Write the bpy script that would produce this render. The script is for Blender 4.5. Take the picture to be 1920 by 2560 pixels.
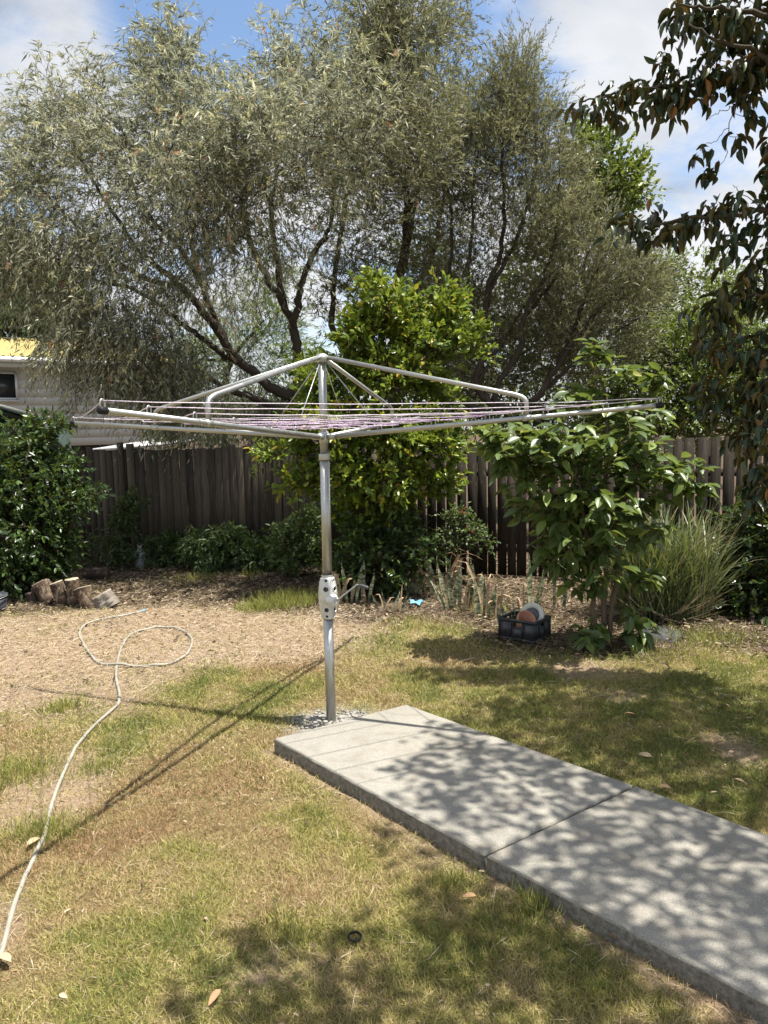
import bpy, math
import numpy as np
from mathutils import Matrix, Vector

for o in list(bpy.data.objects):
    bpy.data.objects.remove(o)
scene = bpy.context.scene
COL = scene.collection
rng = np.random.default_rng(11)

# ------------------------------------------------------------------ camera
F, PITCH, ROLL, EYE = 1880.0, 0.1095, -0.0219, 1.65
a_ = math.pi / 2 - PITCH
RX = np.array([[1, 0, 0], [0, math.cos(a_), -math.sin(a_)], [0, math.sin(a_), math.cos(a_)]])
RZ = np.array([[math.cos(ROLL), -math.sin(ROLL), 0], [math.sin(ROLL), math.cos(ROLL), 0], [0, 0, 1]])
CAMR = RX @ RZ
cam_data = bpy.data.cameras.new("camera")
cam = bpy.data.objects.new("camera", cam_data)
COL.objects.link(cam)
cam_data.sensor_fit = 'VERTICAL'
cam_data.sensor_height = 24.0
cam_data.sensor_width = 18.0
cam_data.lens = F / 2560 * 24.0
cam_data.clip_start = 0.05
cam_data.clip_end = 2000
cam.matrix_world = Matrix.Translation((0, 0, EYE)) @ Matrix(CAMR.tolist()).to_4x4()
scene.camera = cam


def ray(u, v):
    return CAMR @ np.array([(u - 960) / F, -(v - 1280) / F, -1.0])


def G(u, v, z=0.0):                      # point of the ground (or of a height z) seen at a photo pixel
    d = ray(u, v)
    return np.array([0, 0, EYE]) + d * ((z - EYE) / d[2])


def P(u, v, Y):                          # point at distance Y seen at a photo pixel
    d = ray(u, v)
    return np.array([0, 0, EYE]) + d * (Y / d[1])


def to_px(pts):
    c = (np.atleast_2d(pts) - [0, 0, EYE]) @ CAMR
    w = np.where(-c[:, 2] > 0.05, -c[:, 2], 0.05)
    return np.stack([960 + F * c[:, 0] / w, 1280 - F * c[:, 1] / w], 1), -c[:, 2]


# ------------------------------------------------------------------ sun, sky, exposure
SUNV = np.array([0.517, -0.084, 1.614])
SUNV = SUNV / np.linalg.norm(SUNV)
sun_data = bpy.data.lights.new("sun", 'SUN')
sun_data.energy = 5.0
sun_data.angle = math.radians(0.53)
sun_data.color = (1.0, 0.95, 0.87)
sun = bpy.data.objects.new("sun", sun_data)
COL.objects.link(sun)
sun.rotation_euler = Vector((-SUNV).tolist()).to_track_quat('-Z', 'Y').to_euler()
sun.location = (4, -1, 12)

world = bpy.data.worlds.new("World")
scene.world = world
world.use_nodes = True
wn, wl = world.node_tree.nodes, world.node_tree.links
wn.clear()


def wnode(kind, **kw):
    n = wn.new(kind)
    for k, v in kw.items():
        setattr(n, k, v)
    return n


def wmath(op, a, b=None, clamp=False):
    n = wnode('ShaderNodeMath', operation=op, use_clamp=clamp)
    for i, x in enumerate((a, b)):
        if x is None:
            continue
        if isinstance(x, (int, float)):
            n.inputs[i].default_value = x
        else:
            wl.new(x, n.inputs[i])
    return n.outputs[0]


sky = wnode('ShaderNodeTexSky', sky_type='NISHITA', sun_disc=False)
sky.sun_elevation = math.asin(SUNV[2])
sky.sun_rotation = math.atan2(SUNV[0], SUNV[1])
sky.air_density = 1.0
sky.dust_density = 0.6
sky.ozone_density = 1.6
tc = wnode('ShaderNodeTexCoord')
sep = wnode('ShaderNodeSeparateXYZ')
wl.new(tc.outputs['Generated'], sep.inputs[0])
zz = wmath('ADD', wmath('MAXIMUM', sep.outputs[2], 0.0), 0.22)
comb = wnode('ShaderNodeCombineXYZ')
wl.new(wmath('DIVIDE', sep.outputs[0], zz), comb.inputs[0])
wl.new(wmath('DIVIDE', sep.outputs[1], zz), comb.inputs[1])
comb.inputs[2].default_value = 0.7


def wnoise(scale, detail, rough, dist=0.0, off=0.0):
    mp = wnode('ShaderNodeMapping')
    mp.inputs['Location'].default_value = (off, off * 0.7, 0)
    wl.new(comb.outputs[0], mp.inputs[0])
    n = wnode('ShaderNodeTexNoise')
    n.inputs['Scale'].default_value = scale
    n.inputs['Detail'].default_value = detail
    n.inputs['Roughness'].default_value = rough
    n.inputs['Distortion'].default_value = dist
    wl.new(mp.outputs[0], n.inputs['Vector'])
    return n.outputs['Fac']


def lobe(u, v, size, amount):            # a bulge of thicker or thinner cloud in one direction of the sky
    d = ray(u, v)
    d = d / np.linalg.norm(d)
    vm = wnode('ShaderNodeVectorMath', operation='DOT_PRODUCT')
    wl.new(tc.outputs['Generated'], vm.inputs[0])
    vm.inputs[1].default_value = d.tolist()
    mr = wnode('ShaderNodeMapRange', interpolation_type='SMOOTHSTEP')
    wl.new(vm.outputs['Value'], mr.inputs[0])
    mr.inputs[1].default_value = math.cos(math.radians(size))
    mr.inputs[2].default_value = 1.0
    mr.inputs[3].default_value = 0.0
    mr.inputs[4].default_value = amount
    return mr.outputs[0]


cover = wmath('ADD', wmath('MULTIPLY', wnoise(1.9, 10, 0.64, 0.35, 3.1), 1.7), -0.28)
for l in (lobe(560, 50, 9.5, -0.30), lobe(400, 90, 6, -0.16), lobe(1230, 190, 6.5, -0.28), lobe(720, 30, 6, -0.16),
          lobe(20, 330, 5, -0.10), lobe(1840, 190, 4, -0.15), lobe(100, 60, 9, 0.25), lobe(1600, 500, 14, 0.12), lobe(60, 500, 9, 0.12),
          lobe(1450, 60, 8, 0.10)):
    cover = wmath('ADD', cover, l)
cr = wnode('ShaderNodeMapRange', interpolation_type='SMOOTHSTEP')
wl.new(cover, cr.inputs[0])
cr.inputs[1].default_value = 0.30
cr.inputs[2].default_value = 0.72
shade = wmath('ADD', wnoise(2.6, 7, 0.55, 0.4, 8.0), lobe(90, 40, 13, -0.30))
shade = wmath('ADD', shade, lobe(1500, 60, 9, -0.10))
shade = wmath('ADD', shade, lobe(60, 300, 6, 0.15))
ramp = wnode('ShaderNodeValToRGB')
e_ = ramp.color_ramp.elements
e_.new(0.5)
for i_, (p_, c_) in enumerate(((0.12, (.17, .185, .21)), (0.34, (.36, .375, .40)), (0.56, (.47, .475, .485)))):
    e_[i_].position = p_
    e_[i_].color = (*c_, 1)
wl.new(shade, ramp.inputs[0])
cl10 = wnode('ShaderNodeVectorMath', operation='SCALE')
wl.new(ramp.outputs[0], cl10.inputs[0])
cl10.inputs['Scale'].default_value = 10.0
mix = wnode('ShaderNodeMix', data_type='RGBA')
wl.new(cr.outputs[0], mix.inputs['Factor'])
wl.new(sky.outputs[0], mix.inputs['A'])
wl.new(cl10.outputs[0], mix.inputs['B'])
bg = wnode('ShaderNodeBackground')
bg.inputs['Strength'].default_value = 0.1
wl.new(mix.outputs['Result'], bg.inputs['Color'])
wo = wnode('ShaderNodeOutputWorld')
wl.new(bg.outputs[0], wo.inputs[0])

vs = scene.view_settings
vs.view_transform = 'Standard'
vs.look = 'None'
vs.gamma = 1.0
vs.use_curve_mapping = False
vs.exposure = 1.06
scene.cycles.max_bounces = 8
scene.cycles.diffuse_bounces = 3
scene.cycles.glossy_bounces = 3
scene.cycles.transmission_bounces = 5
scene.cycles.transparent_max_bounces = 6


# ------------------------------------------------------------------ materials
class NT:
    def __init__(s, name):
        s.m = bpy.data.materials.new(name)
        s.m.use_nodes = True
        s.n, s.l = s.m.node_tree.nodes, s.m.node_tree.links
        s.n.clear()
        s.out = s.n.new('ShaderNodeOutputMaterial')

    def node(s, kind, **kw):
        n = s.n.new(kind)
        for k, v in kw.items():
            setattr(n, k, v)
        return n

    def put(s, sock, val):
        if hasattr(val, 'node'):
            s.l.new(val, sock)
        elif isinstance(val, (tuple, list)) and len(val) == 3 and sock.type == 'RGBA':
            sock.default_value = (*val, 1)
        else:
            sock.default_value = val

    def coord(s, kind='Object', scale=(1, 1, 1)):
        t = s.node('ShaderNodeTexCoord')
        mp = s.node('ShaderNodeMapping')
        mp.inputs['Scale'].default_value = scale
        s.l.new(t.outputs[kind], mp.inputs[0])
        return mp.outputs[0]

    def noise(s, vec, scale, detail=4, rough=0.55, dist=0.0):
        n = s.node('ShaderNodeTexNoise')
        s.put(n.inputs['Vector'], vec)
        n.inputs['Scale'].default_value = scale
        n.inputs['Detail'].default_value = detail
        n.inputs['Roughness'].default_value = rough
        n.inputs['Distortion'].default_value = dist
        return n.outputs['Fac']

    def ramp(s, fac, stops):
        r = s.node('ShaderNodeValToRGB')
        e = r.color_ramp.elements
        while len(e) < len(stops):
            e.new(0.5)
        for i, (p, c) in enumerate(stops):
            e[i].position = p
            e[i].color = (*c, 1) if len(c) == 3 else c
        s.put(r.inputs[0], fac)
        return r.outputs[0]

    def mix(s, fac, a, b, mode='MIX'):
        m = s.node('ShaderNodeMix', data_type='RGBA', blend_type=mode)
        s.put(m.inputs['Factor'], fac)
        s.put(m.inputs['A'], a)
        s.put(m.inputs['B'], b)
        return m.outputs['Result']

    def math(s, op, a, b=0.0, clamp=False):
        m = s.node('ShaderNodeMath', operation=op, use_clamp=clamp)
        s.put(m.inputs[0], a)
        s.put(m.inputs[1], b)
        return m.outputs[0]

    def attr(s, name, out='Fac'):
        a = s.node('ShaderNodeAttribute', attribute_name=name)
        return a.outputs[out]

    def bump(s, h, strength=0.3, dist=0.01):
        b = s.node('ShaderNodeBump')
        b.inputs['Strength'].default_value = strength
        b.inputs['Distance'].default_value = dist
        s.put(b.inputs['Height'], h)
        return b.outputs[0]

    def bsdf(s, base, rough=0.7, metal=0.0, normal=None, spec=0.5, **kw):
        b = s.node('ShaderNodeBsdfPrincipled')
        s.put(b.inputs['Base Color'], base)
        s.put(b.inputs['Roughness'], rough)
        s.put(b.inputs['Metallic'], metal)
        s.put(b.inputs['Specular IOR Level'], spec)
        for k, v in kw.items():
            s.put(b.inputs[k], v)
        if normal is not None:
            s.put(b.inputs['Normal'], normal)
        return b.outputs[0]

    def done(s, shader):
        s.l.new(shader, s.out.inputs[0])
        return s.m


def simple(name, c1, c2, scale=20, rough=0.7, metal=0.0, bump=0.0, spec=0.5, stretch=(1, 1, 1), bdist=0.005):
    t = NT(name)
    v = t.coord('Object', stretch)
    n = t.noise(v, scale, 6, 0.6)
    col = t.ramp(n, [(0.3, c1), (0.7, c2)])
    nm = t.bump(t.noise(v, scale * 3, 5, 0.6), bump, bdist) if bump else None
    return t.done(t.bsdf(col, rough, metal, nm, spec))


def leafmat(name, stops, rough=0.5, transl=0.3, back=None, spec=0.4, glow=0.5):
    t = NT(name)
    col = t.ramp(t.attr('tint'), stops)
    if back is not None:
        g = t.node('ShaderNodeNewGeometry')
        bcol = t.ramp(t.attr('tint'), back)
        face = t.mix(g.outputs['Backfacing'], col, bcol)
    else:
        face = col
    p = t.bsdf(face, rough, 0, None, spec)
    tr = t.node('ShaderNodeBsdfTranslucent')
    tcol = t.mix(glow, col, (0.30, 0.36, 0.04), 'MIX') if back is None else col
    t.put(tr.inputs[0], tcol)
    ms = t.node('ShaderNodeMixShader')
    ms.inputs[0].default_value = transl
    t.l.new(p, ms.inputs[1])
    t.l.new(tr.outputs[0], ms.inputs[2])
    return t.done(ms.outputs[0])


def barkmat(name, c1, c2):
    t = NT(name)
    v = t.coord('Object', (1, 1, 0.22))
    n = t.noise(v, 38, 6, 0.65, 0.6)
    n2 = t.noise(t.coord('Object'), 3.0, 3)
    col = t.mix(n2, t.ramp(n, [(0.3, c1), (0.7, c2)]), c2)
    return t.done(t.bsdf(col, 0.9, 0, t.bump(n, 0.7, 0.01), 0.2))


M = {}
M['weep'] = leafmat('grey_green_leaf', [(0, (.095, .105, .068)), (.45, (.245, .255, .165)), (.8, (.44, .445, .31)), (1, (.62, .61, .44))], .5, .45, spec=.4, glow=.06)
M['olive'] = leafmat('olive_leaf', [(0, (.075, .08, .04)), (.5, (.205, .205, .115)), (.85, (.33, .325, .18)), (1, (.46, .445, .28))], .5, .38, spec=.4, glow=.12)
M['fine'] = leafmat('fine_olive_leaf', [(0, (.07, .075, .038)), (.5, (.205, .203, .105)), (1, (.40, .385, .22))], .5, .40, glow=.12)
M['citrus'] = leafmat('citrus_leaf', [(0, (.045, .08, .014)), (.5, (.12, .185, .022)), (.85, (.23, .30, .036)), (.98, (.34, .38, .05)), (1, (.42, .32, .04))], .33, .36)
M['bright'] = leafmat('bright_green_leaf', [(0, (.05, .085, .018)), (.5, (.12, .17, .036)), (1, (.25, .29, .07))], .42, .3)
M['dark'] = leafmat('dark_green_leaf', [(0, (.016, .032, .010)), (.6, (.035, .066, .018)), (1, (.075, .13, .028))], .32, .22)
M['shrub'] = leafmat('shrub_leaf', [(0, (.032, .056, .02)), (.6, (.068, .11, .032)), (1, (.13, .19, .055))], .45, .25)
M['guava'] = leafmat('guava_leaf', [(0, (.05, .085, .03)), (.6, (.105, .155, .048)), (.9, (.19, .25, .06)), (1, (.30, .32, .075))], .36, .30)
M['magnolia'] = leafmat('magnolia_leaf', [(0, (.014, .030, .010)), (.7, (.028, .054, .016)), (1, (.07, .085, .022))], .34, .10,
                        back=[(0, (.045, .052, .018)), (.6, (.075, .066, .022)), (.88, (.12, .08, .028)), (1, (.26, .12, .035))], spec=.5)
M['feather'] = leafmat('feathery_leaf', [(0, (.06, .10, .025)), (1, (.13, .19, .05))], .5, .35)
M['reed'] = leafmat('reed_blade', [(0, (.04, .07, .022)), (.55, (.095, .13, .06)), (.88, (.20, .23, .12)), (1, (.38, .31, .16))], .45, .25)
M['grass'] = leafmat('lawn_blade', [(0, (.36, .225, .125)), (.14, (.52, .40, .23)), (.38, (.46, .375, .165)), (.66, (.33, .315, .085)), (.88, (.24, .245, .068)), (1, (.13, .165, .045))], .6, .25, spec=.25)
M['straw'] = leafmat('dry_straw', [(0, (.20, .14, .092)), (.5, (.42, .33, .225)), (1, (.64, .54, .40))], .6, .15, spec=.3)
M['litter'] = leafmat('dead_leaf', [(0, (.03, .02, .013)), (.5, (.085, .057, .037)), (.80, (.19, .138, .092)), (1, (.46, .36, .25))], .7, .1, spec=.3)
M['tan_leaf'] = leafmat('tan_dead_leaf', [(0, (.22, .12, .06)), (.5, (.36, .22, .12)), (1, (.60, .46, .30))], .7, .15, spec=.25)
M['cream_flower'] = leafmat('cream_flower', [(0, (.56, .51, .28)), (.75, (.72, .67, .43)), (.9, (.66, .42, .30)), (1, (.60, .26, .20))], .8, .3)
M['red_flower'] = leafmat('red_flower', [(0, (.45, .03, .04)), (1, (.6, .1, .1))], .7, .3)
M['bark'] = barkmat('grey_brown_bark', (.022, .017, .013), (.075, .060, .047))
M['bark_pale'] = barkmat('pale_bark', (.03, .026, .021), (.085, .072, .056))
M['bark_guava'] = barkmat('guava_bark', (.07, .05, .034), (.17, .125, .09))
M['bark_dark'] = barkmat('dark_bark', (.022, .018, .015), (.08, .065, .05))
def logmat(name, a, b, c):
    t = NT(name)
    n = t.noise(t.coord('Object', (1, 1, .6)), 26, 6, .7, .8)
    n2 = t.noise(t.coord('Object'), 9, 4, .6)
    col = t.mix(t.ramp(n2, [(.42, (0, 0, 0)), (.6, (1, 1, 1))]), t.ramp(n, [(.35, a), (.5, b), (.68, c)]), t.ramp(n, [(.4, a), (.7, b)]))
    return t.done(t.bsdf(col, .95, 0, t.bump(n, 1.0, .02), .15))


M['log'] = logmat('log_bark', (.04, .028, .02), (.15, .108, .075), (.36, .29, .21))
M['log_grey'] = barkmat('weathered_log', (.06, .05, .042), (.26, .23, .19))
M['charred'] = barkmat('dark_log_bark', (.022, .017, .014), (.085, .062, .05))


def cutmat():
    t = NT('sawn_end')
    v = t.coord('Object')
    n = t.noise(v, 45, 6, 0.7, 1.5)
    return t.done(t.bsdf(t.ramp(n, [(.3, (.26, .20, .14)), (.7, (.56, .48, .36))]), .85, 0, t.bump(n, .3, .004), .2))


M['cut'] = cutmat()


def steel():
    t = NT('galvanised_steel')
    v = t.coord('Object')
    w = t.node('ShaderNodeTexVoronoi')
    w.inputs['Scale'].default_value = 90
    t.put(w.inputs['Vector'], v)
    sp = t.mix(.5, t.ramp(t.noise(v, 14, 5, .6), [(.3, (.30, .31, .315)), (.7, (.46, .47, .47))]), t.ramp(w.outputs['Distance'], [(0, (.30, .31, .31)), (1, (.52, .53, .53))]), 'MIX')
    col = t.mix(.8, sp, (.445, .445, .42))
    r = t.ramp(t.noise(v, 25, 4), [(.3, (.40,) * 3), (.7, (.56,) * 3)])
    return t.done(t.bsdf(col, r, 1.0, t.bump(t.noise(v, 60, 3), .06, .002)))


M['steel'] = steel()
M['steel_dull'] = simple('dull_galvanised', (.36, .37, .36), (.50, .51, .49), 18, .48, .9)
M['alloy'] = simple('cast_alloy_paint', (.52, .52, .50), (.64, .64, .62), 30, .42, .35, .05)
M['rubber'] = simple('black_rubber', (.008, .008, .008), (.016, .016, .016), 40, .6, 0, .1, spec=.25)
M['grip'] = simple('grey_rubber_grip', (.03, .032, .034), (.06, .062, .065), 40, .5)
M['recess'] = simple('recess_steel', (.06, .06, .058), (.14, .14, .135), 40, .6, .6)
M['black_plastic'] = simple('black_plastic', (.018, .019, .021), (.04, .042, .045), 25, .42, 0, .05)
M['bucket'] = simple('grey_plastic', (.055, .06, .075), (.085, .09, .105), 18, .45)
M['terracotta'] = simple('terracotta', (.38, .17, .10), (.52, .25, .16), 20, .8, 0, .1)
M['cream_plastic'] = simple('cream_plastic', (.50, .50, .44), (.64, .63, .56), 12, .4)
M['blue'] = simple('blue_plastic', (.10, .30, .55), (.25, .50, .72), 30, .4)
M['orange'] = simple('orange_plastic', (.65, .22, .04), (.75, .3, .08), 30, .4)
M['hose'] = simple('cream_hose', (.25, .237, .195), (.35, .335, .285), 8, .45)


def cordmat(name, a, b):
    t = NT(name)
    n = t.noise(t.coord('Object'), 160, 2, .5)
    return t.done(t.bsdf(t.ramp(n, [(.46, a), (.60, b)]), .5))


M['cord'] = cordmat('white_cord', (.66, .62, .66), (.46, .33, .47))
M['cord_purple'] = cordmat('purple_cord', (.56, .48, .58), (.27, .10, .31))


def jugmat():
    t = NT('clear_plastic')
    g = t.node('ShaderNodeBsdfGlass')
    g.inputs['Roughness'].default_value = .12
    g.inputs['IOR'].default_value = 1.25
    g.inputs['Color'].default_value = (.92, .95, .95, 1)
    p = t.bsdf((.42, .45, .45), .25)
    m = t.node('ShaderNodeMixShader')
    m.inputs[0].default_value = .5
    t.l.new(g.outputs[0], m.inputs[1])
    t.l.new(p, m.inputs[2])
    return t.done(m.outputs[0])


M['jug'] = jugmat()


def concrete():
    t = NT('broomed_concrete')
    v = t.coord('Object')
    big = t.noise(v, 2.2, 5, .6)
    mid = t.noise(v, 22, 5, .6)
    fine = t.noise(v, 260, 3, .7)
    base = t.ramp(big, [(.3, (.20, .196, .178)), (.7, (.285, .28, .255))])
    base = t.mix(.35, base, t.ramp(mid, [(.3, (.165, .16, .145)), (.7, (.32, .315, .29))]))
    base = t.mix(.55, base, t.ramp(fine, [(.36, (.10, .10, .095)), (.5, (.265, .26, .237)), (.66, (.40, .395, .36))]))
    st = t.noise(t.coord('Object', (1, 1.6, 1)), 3.4, 6, .7, 1.2)
    base = t.mix(t.ramp(st, [(.50, (0, 0, 0)), (.68, (.55, .55, .55))]), base, (.185, .168, .138))
    base = t.mix(1.0, base, (1.04, 1.0, .94), 'MULTIPLY')
    vo = t.node('ShaderNodeTexVoronoi')
    vo.inputs['Scale'].default_value = 60
    t.put(vo.inputs['Vector'], v)
    pit = t.math('LESS_THAN', vo.outputs['Distance'], .10)
    base = t.mix(t.math('MULTIPLY', pit, .7), base, (.10, .095, .085))
    b = t.math('ADD', t.math('MULTIPLY', fine, .6), t.math('MULTIPLY', mid, .5))
    return t.done(t.bsdf(base, .85, 0, t.bump(b, .5, .004), .25))


def concrete_edge():
    t = NT('rough_concrete_edge')
    v = t.coord('Object')
    n = t.noise(v, 45, 6, .7)
    col = t.ramp(n, [(.3, (.10, .09, .075)), (.5, (.20, .185, .155)), (.75, (.34, .32, .28))])
    return t.done(t.bsdf(col, .95, 0, t.bump(n, .9, .012), .15))


M['concrete'] = concrete()
M['concrete_edge'] = concrete_edge()
M['rubble'] = simple('grey_cement_rubble', (.22, .21, .185), (.34, .33, .30), 30, .9, 0, .4)
M['paver'] = simple('slate_grey_paver', (.045, .047, .048), (.085, .088, .09), 14, .9, 0, .2, spec=.15)


def paling():
    t = NT('weathered_hardwood')
    v = t.coord('Object', (1, 1, .06))
    n = t.noise(v, 55, 6, .65, .4)
    big = t.noise(t.coord('Object', (1, 1, .35)), 7, 4, .6)
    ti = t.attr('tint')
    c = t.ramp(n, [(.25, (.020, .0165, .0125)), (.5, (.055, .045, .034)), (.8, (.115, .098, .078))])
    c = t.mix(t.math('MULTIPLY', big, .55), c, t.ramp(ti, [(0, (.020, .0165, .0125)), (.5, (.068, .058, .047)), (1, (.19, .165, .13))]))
    c = t.mix(.75, c, t.ramp(ti, [(0, (.30, .29, .27)), (.35, (.75, .74, .72)), (.5, (1.0, 1.0, 1.0)), (1, (1.15, 1.12, 1.05))]), 'MULTIPLY')  # low tints darken steeply, carrying the painted shade of the right-hand boards
    li = t.noise(t.coord('Object', (1, 1, .5)), 26, 3, .7)
    c = t.mix(t.ramp(li, [(.60, (0, 0, 0)), (.72, (.5, .5, .5))]), c, (.10, .105, .08))
    return t.done(t.bsdf(c, .9, 0, t.bump(n, .6, .006), .15))


M['paling'] = paling()
M['siding'] = simple('weatherboard_paint', (.46, .467, .445), (.52, .527, .505), 1.5, .6)
M['white_paint'] = simple('white_paint', (.74, .74, .72), (.8, .8, .78), 5, .5)
M['yellow_roof'] = simple('yellow_roof_steel', (.34, .28, .10), (.42, .35, .15), 2.5, .5)
M['green_steel'] = simple('green_shed_steel', (.018, .034, .024), (.032, .054, .04), 5, .5)
M['glass_dark'] = simple('window_glass', (.02, .024, .026), (.03, .034, .036), 2, .06)
M['shade_wall'] = simple('undercroft', (.05, .048, .045), (.08, .075, .07), 3, .9)
M['alu'] = simple('aluminium_frame', (.55, .56, .56), (.62, .63, .63), 9, .4, .3)


def snakemat():
    t = NT('snake_plant_leaf')
    n = t.noise(t.coord('Object', (.35, .35, 1)), 42, 3, .6, .8)
    c = t.ramp(n, [(.42, (.06, .085, .04)), (.50, (.22, .24, .13)), (.60, (.44, .44, .29))])
    return t.done(t.bsdf(c, .4))


M['snake'] = snakemat()
M['snake_dry'] = simple('dried_leaf', (.22, .13, .07), (.50, .38, .24), 30, .8, 0, .2)


def groundmat():
    t = NT('lawn_soil')
    v = t.coord('Object')
    big = t.noise(v, 1.3, 5, .6)
    mid = t.noise(v, 9, 6, .65)
    fine = t.noise(v, 70, 6, .7)
    fib = t.noise(t.coord('Object', (1, 3, 1)), 55, 5, .7, 2.0)
    thatch = t.ramp(fine, [(.25, (.075, .058, .03)), (.5, (.20, .155, .075)), (.75, (.36, .28, .15))])
    thatch = t.mix(t.math('MULTIPLY', mid, .5), thatch, t.ramp(fine, [(.3, (.08, .085, .025)), (.7, (.22, .22, .07))]))
    straw = t.ramp(fib, [(.25, (.14, .094, .062)), (.5, (.29, .215, .148)), (.75, (.47, .375, .27))])
    mulch = t.ramp(fine, [(.3, (.026, .018, .012)), (.5, (.075, .052, .035)), (.62, (.14, .10, .068)), (.75, (.27, .205, .145))])
    soil = t.ramp(fine, [(.25, (.17, .12, .082)), (.5, (.29, .21, .145)), (.75, (.42, .32, .23))])
    dust = t.ramp(fine, [(.25, (.22, .205, .175)), (.75, (.40, .385, .34))])
    zone = t.node('ShaderNodeAttribute', attribute_name='zone')
    s = t.node('ShaderNodeSeparateColor')
    t.l.new(zone.outputs['Color'], s.inputs[0])
    c = t.mix(s.outputs[0], thatch, straw)
    c = t.mix(s.outputs[1], c, mulch)
    c = t.mix(s.outputs[2], c, soil)
    c = t.mix(t.attr('dust'), c, dust)
    c = t.mix(t.math('MULTIPLY', big, .35), c, t.mix(.5, c, (.12, .085, .05)))
    h = t.math('ADD', fine, t.math('MULTIPLY', mid, 1.5))
    return t.done(t.bsdf(c, .95, 0, t.bump(h, .8, .02), .1))


M['ground'] = groundmat()


# ------------------------------------------------------------------ mesh builder
def unit(a):
    a = np.asarray(a, float)
    return a / np.maximum(np.linalg.norm(a, axis=-1, keepdims=True), 1e-9)


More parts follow.
